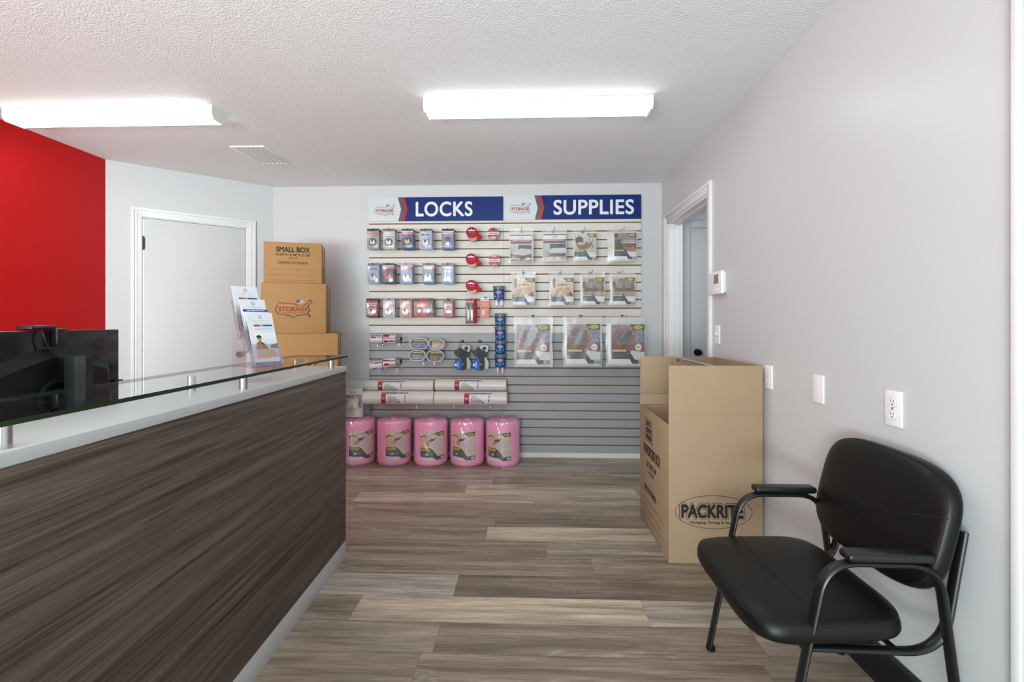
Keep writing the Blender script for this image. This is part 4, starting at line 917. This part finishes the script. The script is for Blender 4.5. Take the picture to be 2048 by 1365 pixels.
# ------------------------------------------------------------ pink foam rolls
def foam_pic():
    p = Pic(52, 60, (232, 214, 200)); p.noise(0, .3, 1, 1, 12, 3)
    p.ell(.15, .68, .24, .22, (96, 62, 46)).ell(.17, .66, .21, .2, (232, 204, 176)).poly([(.2, .6), (.45, .82), (.5, .72), (.35, .55)], (214, 160, 136)).poly([(.35, .74), (.66, .8), (.5, .68), (.32, .68)], (44, 40, 76)).poly([(.35, .55), (.6, .7), (.95, .62), (.8, .46)], (226, 208, 224)).poly([(.3, .92), (.75, .97), (.72, .93)], (70, 60, 60))
    p.poly([(.0, .46), (.38, .46), (.5, .38), (.7, .13), (1, .16), (1, .02), (.66, 0), (.5, .1), (0, .14)], (28, 36, 54)).poly([(0, 0), (0, .14), (.5, .1), (.62, 0)], (234, 236, 238))
    p.marks(.03, .34, .4, .44, (216, 208, 40), 2, .8).marks(.05, .18, .5, .3, (170, 180, 196), 3, .35).rect(.84, .04, .97, .12, (220, 224, 228)).marks(.2, .2, .3, .26, (245, 245, 245), 1, .9)
    p.poly([(.62, .98), (1, 1), (1, .86), (.74, .84)], (26, 30, 40)).ell(.84, .92, .12, .05, (206, 200, 50)).marks(.76, .9, .92, .94, (70, 70, 30), 1, .4)
    return p
FP = foam_pic().mesh('label', .215, .235, bend='z', R=.1437, skew=.03)
def foam_mesh(seed):
    rnd = random.Random(seed); a, b, c = (rnd.uniform(0, 6) for _ in range(3)); R, H = .1415, .365
    jit = lambda j, an: .002 * sin(2 * an + a) + .0015 * sin(5 * an + b + j * .3)
    mb = MB(); mb.lathe([(.001, 0), (R * .9, 0), (R * .975, .01), (R, .03), (R, .12), (R * .995, .25), (R, H - .03), (R * .97, H - .008), (R * .92, H), (R * .75, H + .002)] +
             [(R * (.75 - .1 * k), H + (.002 if k % 2 else -.003)) for k in range(1, 6)] + [(.03, H - .02), (.001, H - .02)], n=44, jit=lambda j, an: jit(j, an) if j < 9 else 0)
    foam = mb.mesh('foam', M['pink'])
    def j2(h, an):
        f = lambda k, m, p: abs(sin(k * an + m * h + p))
        return .004 * f(3, 9, a) ** 3 + .0035 * (1 - f(7, 22, b)) ** 2 + .003 * (1 - f(13, -31, c)) ** 3 + .002 * sin(23 * an + 60 * h)
    pr = [(R + .001, .003)] + [(R + .003, .012 + k * .0155) for k in range(24)] + [(R - .002, H + .012), (R - .02, H + .02), (R - .05, H + .014), (R - .08, H + .02), (R - .11, H + .012)]
    mb = MB(); n = 110; rings = []
    for j, (r, h) in enumerate(pr):
        ring = []
        for k in range(n):
            an = 2 * pi * k / n; rr = r + (j2(h, an) if j else 0)
            ring.append(mb.bm.verts.new((rr * cos(an), rr * sin(an), h + (.010 * abs(sin(9 * an + j * 1.7 + a)) * abs(sin(4 * an + b)) if j > 24 else 0))))
        rings.append(ring)
    for A, B in zip(rings, rings[1:]):
        for k in range(n): mb.bm.faces.new((A[k], A[(k + 1) % n], B[(k + 1) % n], B[k]))
    return foam, mb.mesh('clear_wrap', M['wrap'], ang=80)
for i, (u, vb, du, lb) in enumerate(((710, 929, 6, 'pink foam roll in clear wrap at the far left, under the hanging pouch'), (785.5, 927, 8, 'pink foam roll in clear wrap, second from the left'), (859, 929, 3, 'pink foam roll in clear wrap, middle of the five'),
                                     (932, 931.5, -10, 'pink foam roll in clear wrap, second from the right'), (1004, 935, -9, 'pink foam roll in clear wrap at the right end of the row'))):
    f = atZ(u, vb, 0); t = thing('foam_roll', lb, 'foam roll', (f.x, min(f.y + .150, YS - .162), 0), (0, 0, 0), 'pink foam rolls on the floor')
    foam, wr = foam_mesh(i); link('foam', foam, t); link('clear_wrap', wr, t)
    o = link('label', FP, t); o.location = (0, 0, .052 + .004 * (i % 2)); ang = math.atan2(f.x, f.y); o.rotation_euler = (0, 0, du * .0044 / .15 - ang)
# pouch of foam sheets standing on the leftmost roll, against the wall
p = Pic(36, 52, (226, 220, 214)); p.rect(0, .82, 1, 1, (236, 236, 238)).marks(.35, .86, .65, .92, (120, 120, 130), 2, .5).rect(0, .7, 1, .78, (40, 70, 150)).poly([(.2, .78), (1, .8), (1, .7), (.35, .7)], (190, 34, 48)).marks(.35, .72, .95, .78, (240, 225, 228), 1, .5)
p.grad(0, .06, 1, .7, (206, 196, 186), (214, 204, 196)).ell(.5, .46, .3, .2, (190, 178, 168)).ell(.5, .46, .26, .175, (236, 234, 230)).ell(.5, .3, .1, .1, (226, 150, 150)).ell(.92, .5, .1, .18, (70, 60, 70)).ell(.9, .62, .08, .06, (190, 40, 50)).ell(.1, .62, .08, .06, (200, 60, 60)).marks(.6, .1, .9, .2, (240, 240, 240), 2, .6)
a, b = atY(682, 845, 3.99), atY(726, 775, 3.99)
t = thing('foam_sheet_pouch', 'clear pouch with white disc print standing on the leftmost pink roll', 'packing pouch', ((a.x + b.x) / 2, 3.99, .392), (0, 0, 0))
link('printed_insert', p.mesh('printed_insert', .17, .24, thick=.03), t); o = link('plastic_sleeve', sleeve(.19, .31, 77, 0), t); o.location = (.002, -.006, .004)

# ------------------------------------------------------------ moving cartons stacked by the wall
def carton(name, label, x, y, rot, w, d, h, z, face):
    t = thing(name, label, 'moving box', (x, y, z), (0, 0, rot), 'closed moving cartons in a stack')
    mb = MB(); mb.box(0, w, 0, d, 0, h, bev=.0025, seg=2); mb.build('carton_body', M['card'], t)
    mb = MB(); g = .0025                                        # top flaps meeting in the middle, slightly proud
    mb.box(.004, w - .004, .004, d / 2 - g, h, h + .003, bev=.001); mb.box(.004, w - .004, d / 2 + g, d - .004, h, h + .003, bev=.001); mb.build('top_flap', M['card'], t)
    MB().box(w - .0005, w + .0008, d / 2 - .025, d / 2 + .025, h * .45, h + .001).build('packing_tape', M['paletape'], t)
    face(t, w, d, h); return t
AX, AZ, Y0 = (1, 0, 0), (0, 0, 1), -.0008
def small_face(t, w, d, h):
    ms = [fit_text('SMALL BOX', (w * .5, Y0, h * .83), AX, AZ, w * .58, h * .135, M['ink'], bold=.045),
          fit_text('16 3/8" X 12 5/8" X 12 5/8"', (w * .5, Y0, h * .70), AX, AZ, w * .6, h * .06, M['ink'], bold=.035),
          fit_text('1.5 CU. FT.', (w * .5, Y0, h * .615), AX, AZ, w * .16, h * .04, M['ink'], bold=.03),
          fit_text('CONTENTS OF THIS BOX:', (w * .5, Y0, h * .50), AX, AZ, w * .52, h * .065, M['ink'], bold=.022)]
    link('printed_lettering', join_meshes('printed_lettering', ms), t)
    mb = MB()
    for k in range(3):
        for a, b in ((.1, .5), (.53, .91)): mb.stroke([(a * w, h * (.335 - .135 * k)), (b * w, h * (.335 - .135 * k))], .0022, (0, Y0, 0), AX, AZ)
    mb.build('printed_lines', M['fold'], t, smooth=False, recalc=False)
def logo_face(cz, lw):
    def f(t, w, d, h):
        logo_parts(t, (w * .5, Y0, h * cz), AX, AZ, lw, M['ink'], M['inkred'], M['inkred'], M['inkblue'], wline=7)
        mb = MB()
        for k in range(9):
            if k in (3, 5): continue
            mb.box(w, w + .0006, d * .2, d * .2 + .018, h * (.12 + .05 * k), h * (.145 + .05 * k))
        mb.build('side_print', M['ink'], t, smooth=False)
    return f
rs = radians(19)
carton('moving_carton', 'plain brown carton on the floor at the bottom of the stack', -2.07, 3.455, rs, .53, .44, .56, 0, lambda t, w, d, h: None)
carton('moving_carton', 'brown large carton under the STORAGE box, behind the counter end', -2.07, 3.455, rs, .6, .47, .556, .564, logo_face(.5, .33))
carton('moving_carton', 'brown medium carton printed STORAGE in the middle of the stack', -2.033, 3.497, rs, .462, .44, .388, 1.124, logo_face(.5, .262))
carton('moving_carton', 'brown carton printed SMALL BOX on top of the stack', -2.02, 3.51, rs, .414, .32, .312, 1.516, small_face)

# ------------------------------------------------------------ open wardrobe carton by the right wall
def wardrobe():
    x0, x1, y0, y1, zt, zl = .706, 1.17, 2.375, 2.975, .992, .694; th = .005
    t = thing('wardrobe_carton', 'tall open cardboard wardrobe box printed PACKRITE against the right wall', 'wardrobe box', (x0, y0, 0))
    w, d = x1 - x0, y1 - y0
    mb = MB(); mb.box(0, w, 0, th, 0, zt, bev=.001); mb.box(0, w, d - th, d, 0, zt, bev=.001); mb.box(w - th, w, th, d - th, 0, zt, bev=.001)
    mb.box(0, th, th, d - th, 0, zl, bev=.001); mb.box(th, w - th, th, d - th, .002, .007)
    mb.build('carton_body', M['card2'], t)
    def crease(*bx): return MB().box(*bx).build('fold_line', M['fold'], t, smooth=False)
    crease(.006, w - .006, d - th - .0008, d - th, zl - .002, zl); crease(.006, w - .006, d - th - .0008, d - th, .764, .766)
    crease(0, w, -.0005, 0, zt - .246, zt - .2455)
    # drop flaps: strip hanging inside the left edge of the near face, upper inner panel on the far face
    MB().prism([(.001, th, zt), (.001, th, zl + .06), (.012, .034, zl + .05), (.014, .038, zt - .01)], (.004, .002, 0)).build('side_flap', M['card2'], t, smooth=False)
    MB().box(.004, w * .42, d - th - .012, d - th - .006, .766, zt + .003, bev=.001).build('inner_flap', M['card2'], t)
    mb = MB(); mb.tube(fillet([(w * .5, d - th - .001, zt - .02), (w * .5, d - .03, zt - .006), (w * .5, .03, zt - .006), (w * .5, th + .001, zt - .02)], .02), .007, 12, flat=.012, up=(1, 0, 0)); mb.build('hanger_bar', M['steel'], t)
    y = -.0008; cx, cz = .155 + .06, 0
    c = atY(1427, 1025, y0); cx, cz = c.x - x0, c.z; rx, rz = .19, .083
    mb = MB(); mb.stroke([(cx + rx * cos(2 * pi * k / 60), cz + rz * sin(2 * pi * k / 60)) for k in range(61)], .0022, (0, y, 0), AX, AZ); mb.build('printed_oval', M['ink'], t, smooth=False, recalc=False)
    link('lettering_outline', fit_text('PACKRITE', (cx - .006, y + .0004, cz + .004), AX, AZ, .326, .086, M['ink'], bold=.13), t)
    link('lettering_gap', fit_text('PACKRITE', (cx - .006, y - .0003, cz + .004), AX, AZ, .320, .081, M['card2'], bold=.105), t)
    link('lettering', fit_text('PACKRITE', (cx - .006, y - .001, cz + .004), AX, AZ, .308, .071, M['ink'], bold=.055), t)
    link('small_lettering', fit_text('Packaging, Moving & Storage', (cx, y, cz - .054), AX, AZ, .235, .018, M['ink'], bold=.02, shear=.3), t)
    # left face lettering: text runs from far to near (axis -Y), up Z, facing -X
    BX, X = (0, -1, 0), -.0008
    Q = lambda u, v: atX(u, v, x0)
    def on(txt, u0, u1, v0, v1, b=.045):
        a_, b_ = Q(u0, v0), Q(u1, v1); mid = (a_ + b_) / 2; return fit_text(txt, (X, mid.y - y0, mid.z), BX, AZ, abs(a_.y - b_.y), .03, M['ink'], bold=b)
    ms = []
    S_ = d / .6
    for txt, yc, zc, ww, hh in (('READY &', .39, .615, .12, .034), ('ASSEMBLE', .39, .575, .14, .034), ('WARDROBE', .39, .535, .14, .034), ('WARDROBE BOX', .33, .455, .36, .062), ('24" X 20" X 34"', .33, .375, .2, .034), ('10 CU. FT.', .33, .333, .11, .022), ('ITEMS IN THIS BOX:', .36, .222, .26, .036)):
        ms.append(fit_text(txt, (X, yc, zc), BX, AZ, ww, hh, M['ink'], bold=.045))
    for me in ms: link('side_lettering', me, t)
    mb = MB(); R_ = [(.3, .51), (.48, .51), (.48, .64), (.3, .64), (.3, .51)]; mb.stroke(R_, .003, (X, 0, 0), (0, 1, 0), AZ); mb.build('printed_frame', M['ink'], t, smooth=False, recalc=False); mb = MB()
    for k in range(4): mb.stroke([(.13, .155 - .046 * k), (.52, .155 - .046 * k)], .0022, (X, 0, 0), (0, 1, 0), AZ)
    mb.build('printed_lines', M['ink'], t, smooth=False, recalc=False)
wardrobe()

# ------------------------------------------------------------ reception counter
def counter():
    a = radians(1.0)                                            # front face runs from far corner towards the camera
    far = Vector((-.937, 2.378, 0)); t = thing('reception_counter', 'dark wood reception counter with white ledge under a glass shelf', 'counter', far, (0, 0, a))
    L = 3.1                                                    # local -y runs towards the camera, -x is behind
    mb = MB(); mb.box(-.02, 0, -L, 0, .088, .958, bev=.0008); mb.box(-.24, -.02, -.02, 0, .088, .958, bev=.0008); mb.build('front_panel', M['desk'], t)
    MB().box(-.24, -.0005, -L, -.0005, 0, .088, bev=.001).build('plinth', M['counterwhite'], t)
    MB().box(-.24, -.0205, -L, -.021, .088, .958).build('core', M['counterwhite'], t)
    MB().box(-.262, .003, -L, .004, .958, .984, bev=.001).build('ledge', M['counterwhite'], t)
    q = thing('staff_desk', 'low white staff desk behind the counter under the computer monitor', 'desk', far, (0, 0, a))
    MB().box(-.9, -.245, -L, -.6, .72, .75, bev=.002).build('work_surface', M['counterwhite'], q)
    for y in (-.62, -L): MB().box(-.88, -.25, y, y + .02, 0, .72).build('side_panel', M['desk'], q)
    mb = MB(); mb.box(-.268, .006, -L, .012, 1.0295, 1.0395)
    for f in mb.bm.faces:
        if abs(f.normal.z) < .5: f.material_index = 1
    mb.bm.normal_update()
    for f in mb.bm.faces: f.material_index = 0 if abs(f.normal.z) > .5 else 1
    mb.build('glass_shelf', [M['glass'], M['glassedge']], t, smooth=False)
    for k in range(5):
        for x in (-.03, -.205):
            y = -.115 - .728 * k
            mb = MB(); mb.lathe([(.0125, .984), (.0125, 1.027), (.014, 1.0275), (.014, 1.0292)], (x, y, 0), n=24); mb.build('standoff', M['steel'], t)
counter()

# ------------------------------------------------------------ brochure holder and leaflets
def brochures():
    bz = 1.0397; A = atZ(500, 735, 1.04); B = atZ(565, 733, 1.04)
    th = radians(57); o = Vector(((A.x + B.x) / 2 + .012, (A.y + B.y) / 2 + .0, bz))
    t = thing('brochure_holder', 'clear plastic three tier leaflet holder on the glass shelf', 'leaflet holder', o, (0, 0, th))
    # local: x = width, +y = back, z up. lean angle
    ln = radians(20); tiers = [(0, 0.006), (.055, .06), (.11, .114)]; w = .112
    R = Matrix.Rotation(-ln, 4, 'X')
    mb = MB()
    for (y, z) in tiers:
        Mx = Matrix.Translation((0, y, z)) @ R
        mb.box(-w / 2, w / 2, .02, .0225, 0, .165, M=Mx); mb.box(-w / 2, w / 2, -.0025, 0, 0, .085, M=Mx); mb.box(-w / 2, w / 2, 0, .02, 0, .0025, M=Mx)
        for s_ in (-1, 1): mb.prism([Mx @ Vector((s_ * w / 2, -.0025, 0)), Mx @ Vector((s_ * w / 2, .0225, 0)), Mx @ Vector((s_ * w / 2, .0225, .165)), Mx @ Vector((s_ * w / 2, .012, .11)), Mx @ Vector((s_ * w / 2, -.0025, .085))], (-s_ * .0022, 0, 0))
    for s_ in (-1, 1): mb.prism([(s_ * w / 2, 0, 0), (s_ * w / 2, .175, 0), (s_ * w / 2, .165, .13), (s_ * w / 2, .02, .012)], (-s_ * .0022, 0, 0))
    mb.box(-w / 2, w / 2, -.002, .175, 0, .0022)
    mb.build('acrylic_body', M['acryl'], t, smooth=False)
    def leaf(pic, y, z, lb, dx=0.0, hh=.212):
        k = thing('leaflet', lb, 'leaflet', o + Matrix.Rotation(th, 3, 'Z') @ Vector((dx, y, z)), (0, 0, th), 'leaflets in the clear holder')
        me = pic.mesh('printed_front', .098, hh, thick=.003); m4 = Matrix.Translation((0, .006, .004)) @ R; me.transform(m4); link('printed_front', me, k)
    def base(seed):
        p = Pic(40, 84, (226, 228, 231)); p.rng = np.random.RandomState(seed); p.ring(.5, .915, .07, .035, .35, (120, 130, 146)).marks(.18, .83, .82, .86, (190, 198, 208), 1, .5).marks(.18, .79, .82, .82, (200, 206, 214), 1, .5)
        p.rect(.2, .735, .42, .765, (176, 60, 66)).rect(.42, .735, .56, .765, (160, 170, 176)).rect(.56, .735, .92, .765, (60, 104, 170)); return p
    p = base(1); p.marks(.25, .66, .9, .7, (186, 206, 230), 1, .6).grad(.12, .14, 1, .6, (196, 204, 206), (232, 238, 242)).poly([(.7, .32), (1, .3), (1, .4), (.75, .38)], (70, 66, 68))
    p.ell(.33, .5, .09, .055, (206, 160, 130)).ell(.32, .535, .1, .03, (66, 50, 42)).poly([(.14, .3), (.2, .42), (.34, .46), (.5, .4), (.62, .3)], (176, 106, 52)).poly([(.36, .44), (.5, .4), (.62, .28), (.46, .3)], (54, 44, 42)).poly([(.16, .12), (.18, .3), (.85, .3), (.9, .14)], (216, 178, 130)).marks(.45, .22, .7, .25, (150, 110, 70), 1, .5)
    p.rect(0, .06, 1, .12, (238, 240, 242)).rect(0, 0, 1, .055, (56, 98, 172)).marks(.3, .015, .6, .04, (220, 228, 240), 1, .5)
    leaf(p, 0, .004, 'front leaflet showing a man carrying a carton')
    p = base(2); p.grad(0, .1, 1, .7, (120, 128, 156), (214, 222, 232)).rect(0, .3, 1, .36, (150, 34, 54)).marks(.1, .31, .9, .35, (240, 220, 226), 1, .4).rect(.1, .4, .6, .6, (170, 182, 200)).rect(0, 0, 1, .06, (70, 84, 130)); p.rect(.0, .95, 1, 1, (226, 228, 231))
    leaf(p, .055, .058, 'middle tier leaflet with a dark red band')
    p2 = Pic(40, 84, (236, 240, 246)); p2.rect(0, .93, 1, .99, (50, 92, 172)).marks(.15, .945, .85, .975, (210, 222, 240), 1, .7).ring(.5, .85, .16, .04, .3, (120, 132, 150)).ell(.75, .87, .1, .02, (90, 96, 110)).grad(0, .1, 1, .7, (150, 156, 176), (210, 220, 236))
    k = leaf(p2, .046, .046, 'leaflet with a blue top band in the middle tier', dx=.004, hh=.185)
    p = base(3); p.grad(0, .1, 1, .62, (140, 110, 100), (206, 214, 222)).rect(.35, .3, .8, .56, (150, 76, 44)).rect(.3, .16, .9, .34, (178, 112, 76)).rect(.2, .06, 1, .14, (70, 62, 120))
    leaf(p, .11, .112, 'rear top tier leaflet with a brown sofa photo', dx=-.004)
brochures()

# ------------------------------------------------------------ monitor and webcam behind the counter
def monitor():
    zt = 1.185; R_ = atZ(231, 659.1, zt); L_ = atZ(0, 663.3, zt); d = (L_ - R_); d.z = 0; d.normalize()
    W_, H_ = .53, .33; ang = math.atan2(-d.y, -d.x)             # local +x towards the right edge seen
    c = R_ + d * (W_ / 2); t = thing('computer_monitor', 'black computer monitor seen from behind, behind the counter glass', 'monitor', (c.x, c.y, .75), (0, 0, ang))
    n = 1                                                       # the back faces local -y
    top = zt - .75
    MB().box(-W_ / 2, W_ / 2, -.012, .01, top - H_, top, bev=.003).build('screen_panel', M['blackgloss'], t)
    pts = [(-W_ * .46, top - H_ + .02), (W_ * .46, top - H_ + .02), (W_ * .42, top - .115), (.02, top - .055), (-.02, top - .055), (-W_ * .42, top - .115)]
    bm = MB(); a = [(x, -.012, z) for x, z in pts]; b = [(x * .82, -.04, (z - top + .2) * .82 + top - .2) for x, z in pts]
    bm.face(b); 
    for i in range(6): bm.face([a[i], a[(i + 1) % 6], b[(i + 1) % 6], b[i]])
    bm.build('rear_housing', M['black'], t, smooth=False)
    MB().lathe([(.055, -.041), (.055, -.047), (.05, -.048), (.044, -.047), (.044, -.041)], (0, 0, top - .2), 'y', 40).lathe([(.001, -.058), (.024, -.058), (.026, -.05), (.026, -.04)], (0, 0, top - .2), 'y', 28).build('mount_ring', M['darksteel'], t)
    MB().box(-.03, .03, -.075, -.04, top - .225, top - .175, bev=.006).build('mount_arm', M['black'], t)
    q = [(-.005, -.07), (-.005, -.1), (.012, -.118), (.038, -.118), (.055, -.1), (.055, -.07)]
    MB().prism([(x, y, .012) for x, y in q], (0, 0, top - .09)).build('stand_column', M['frame'], t, smooth=False)
    MB().box(-.12, .12, -.2, -.0, 0, .012, bev=.004).build('stand_base', M['black'], t)
    MB().box(W_ / 2 - .03, W_ / 2 + .008, -.02, .008, top - .19, top - .178).build('lower_lip', M['black'], t)
    # webcam clipped on the top edge
    Rz = Matrix.Rotation(ang, 3, 'Z'); k = .0
    wl = Vector((c.x, c.y, zt)) + Rz @ Vector((k, 0, 0))
    w = thing('webcam', 'black webcam clipped on top of the computer monitor', 'webcam', wl, (0, 0, ang))
    mb = MB(); mb.box(-.05, .03, -.02, .03, .001, .016, bev=.006, seg=3); mb.build('camera_body', M['frame'], w)
    MB().box(.012, .045, -.034, -.013, -.045, .006, bev=.003).build('clip_foot', M['frame'], w)
    MB().tube(fillet([(-.02, -.012, .01), (-.025, -.03, -.01), (-.015, -.03, -.05), (.03, -.055, -.11), (.055, -.064, -.135), (.055, -.066, -.165), (.02, -.066, -.17)], .03), .0024, 8).build('cable', M['black'], w)
monitor()

# ------------------------------------------------------------ wall plates and thermostat on the right wall
def plate(kind, u0, u1, v0, v1, lb):
    a, b = atX(u0, v0, XR), atX(u1, v1, XR); yc, zc = (a.y + b.y) / 2, (a.z + b.z) / 2
    nm = {'outlet': 'power_outlet', 'blank': 'blank_wall_plate', 'switch': 'light_switch'}[kind]
    t = thing(nm, lb, {'outlet': 'outlet', 'blank': 'wall plate', 'switch': 'switch'}[kind], (XR, yc, zc), (0, 0, radians(-90)), None)   # local -y into the room
    MB().box(-.036, .036, -.0065, 0, -.058, .058, bev=.003, seg=3).build('cover_plate', M['white'], t)
    if kind == 'outlet':
        for z in (-.0205, .0205):
            mb = MB(); mb.lathe([(.001, -.0085), (.0155, -.0085), (.0165, -.0065)], (0, 0, z), 'y', 24); o = mb.build('socket', M['white'], t)
            mb = MB(); mb.box(-.0075, -.0055, -.0089, -.008, z, z + .008); mb.box(.0055, .0075, -.0089, -.008, z + .001, z + .008); mb.cyl((0, -.0089, z - .007), (0, -.008, z - .007), .0025, n=10)
            mb.build('slots', M['outletdark'], o, smooth=False)
            mb = MB(); mb.tube([(.0168 * cos(k * pi / 12), -.0066, z + .0168 * sin(k * pi / 12)) for k in range(24)], .0005, 5, closed=True); mb.build('rim', M['lcd'], o)
        MB().cyl((0, -.0078, 0), (0, -.006, 0), .003, n=12).build('screw', M['steel'], t)
    elif kind == 'blank':
        for z in (-.041, .041): MB().cyl((0, -.0072, z), (0, -.006, z), .003, n=12).build('screw', M['white'], t)
    else:
        MB().box(-.005, .005, -.016, -.006, -.004, .014, bev=.002).build('toggle', M['white'], t); MB().box(-.006, .006, -.0068, -.0064, -.013, .013).build('slot', M['lcd'], t)
plate('switch', 1431, 1441, 652, 688, 'white light switch on the wall below the thermostat')
plate('outlet', 1531, 1547, 731, 779, 'white power outlet on the wall beside the wardrobe carton top')
plate('blank', 1626.6, 1651, 745, 813, 'blank white wall plate between the two power outlets')
plate('outlet', 1772.4, 1807.3, 781, 856, 'white power outlet on the wall above the black chair')
t = thing('thermostat', 'white thermostat with grey display beside the right doorway', 'thermostat', (XR, 2.94, 1.452), (0, 0, radians(-90)))
MB().box(-.07, .085, -.012, 0, -.062, .062, bev=.004).build('back_plate', M['white'], t)
MB().box(-.105, .1, -.036, -.014, -.07, .07, bev=.006, seg=3).build('body', M['white'], t)
MB().box(-.01, .06, -.0368, -.0355, -.005, .052).build('display', M['lcd'], t)
for k in range(3): MB().box(.018 + k * .02, .03 + k * .02, -.038, -.0355, -.045, -.033, bev=.001).build('button', M['white'], t)

# ------------------------------------------------------------ guest chair
def chair():
    t = thing('guest_chair', 'black leatherette guest chair with metal arms against the right wall', 'chair', (0, 0, 0))
    Yn, Yf = 1.262, 1.755; mid = (Yn + Yf) / 2
    t.location = (.9, mid, 0); O = Vector((.9, mid, 0))
    loc = lambda p: tuple(Vector(p) - O)
    for y in (Yn, Yf):
        P = [(.668, y, 0.004), (.783, y, .578), (1.072, y, .576), (1.148, y, .004)]
        MB().tube([loc(p) for p in fillet(P, [0, .085, .085, 0], 10)], .009, 14, flat=.017, up=(0, 1, 0)).build('leg_and_arm_frame', M['frame'], t)
        yi = y + (.022 if y == Yn else -.022)
        P = [(1.155, yi, .655), (1.10, yi, .33), (.735, yi, .338)]
        MB().tube([loc(p) for p in fillet(P, [0, .1, 0], 10)], .009, 14, flat=.016, up=(0, 1, 0)).build('seat_rail', M['frame'], t)
        mb = MB(); mb.box(-.11, .11, -.025, .025, 0, .024, bev=.011, seg=4)
        o = mb.build('arm_pad', M['frame'], t); o.location = Vector(((.83 + 1.05) / 2, y, .5855)) - O
        for x in (.675, 1.142):
            MB().cyl((0, 0, 0), (0, 0, .012), .016, n=16).build('glide', M['black'], t).location = Vector((x - (0), y, 0)) - O
    for x in (.77, .98): MB().tube([loc((x, Yn + .02, .336)), loc((x, Yf - .02, .336))], .008, 10).build('cross_bar', M['frame'], t)
    # cushions
    def cushion(A, B, T, ex, crown, Mx, name, seams, taper=0.0):
        def pt(rho, an, s_):
            c, s = cos(an), sin(an); a = A * math.copysign(abs(c) ** (2 / ex), c) * rho; b = B * math.copysign(abs(s) ** (2 / ex), s) * rho
            return a * (1 + taper * b / B), b
        def top(rho): return T * (1 - min(rho, 1) ** 9) ** .4 + crown * (1 - rho ** 2)
        mb = MB(); n = 72; rings = []
        rh = [0.02, .2, .4, .6, .75, .85, .92, .96, .985, 1.0]
        for r in rh: rings.append([mb.bm.verts.new(Mx @ Vector((*pt(r, 2 * pi * k / n, 1), top(r)))) for k in range(n)])
        for r, z in ((1.0, -T * .35), (.985, -T * .6), (.95, -T * .75), (.5, -T * .78)): rings.append([mb.bm.verts.new(Mx @ Vector((*pt(r, 2 * pi * k / n, 1), z))) for k in range(n)])
        for P, Q in zip(rings, rings[1:]):
            for k in range(n): mb.bm.faces.new((P[k], P[(k + 1) % n], Q[(k + 1) % n], Q[k]))
        mb.bm.faces.new(rings[0]); mb.bm.faces.new(rings[-1][::-1])
        o = mb.build(name, M['leather'], t, ang=75)
        def rho_of(a, b): a = a / (1 + taper * b / B); return (abs(a / A) ** ex + abs(b / B) ** ex) ** (1 / ex)
        for s in seams:
            pts = fillet([Vector((a, b, 0)) for a, b in s], .06, 8); dense = []
            for p, q in zip(pts, pts[1:]):
                for k in range(4): dense.append(p.lerp(q, k / 4))
            dense.append(pts[-1])
            MB().tube([Mx @ Vector((p.x, p.y, top(rho_of(p.x, p.y)) + .0003)) for p in dense], .0016, 6).build('seam', M['seam'], o)
        rim = [(2 * pi * k / n) for k in range(n)]
        MB().tube([Mx @ Vector((*pt(.972, a, 1), top(.972) + .0004)) for a in rim], .0012, 6, closed=True).build('seam', M['seam'], o)
    # seat: local a along Y(width), b along X (depth), z up
    ms = Matrix.Translation(Vector((.812, mid, .393)) - O) @ Matrix.Rotation(radians(-2.5), 4, 'Y') @ Matrix.Rotation(radians(90), 4, 'Z')
    # after rotation: local x -> +Y, local y -> -X
    cushion(.262, .214, .036, 5.0, .014, ms, 'seat', [[(-.25, .03), (-.12, .055), (0, .062), (.12, .055), (.25, .03)]], taper=.03)
    lean = radians(14)
    # back: local x -> Y, local y -> up (leaning back to +X), local z -> -X (front)
    up = Vector((sin(lean), 0, cos(lean))); fr = Vector((-cos(lean), 0, sin(lean))); wy = Vector((0, -1, 0))
    mbk = Matrix((( wy.x, up.x, fr.x, 0), (wy.y, up.y, fr.y, 0), (wy.z, up.z, fr.z, 0), (0, 0, 0, 1)))
    mbk = Matrix.Translation(Vector((1.096, mid, .640)) - O) @ mbk
    cushion(.258, .182, .03, 3.6, .012, mbk, 'backrest', [[(-.252, .055), (-.12, .01), (0, -.01), (.12, .01), (.252, .055)]], taper=-.0)
chair()
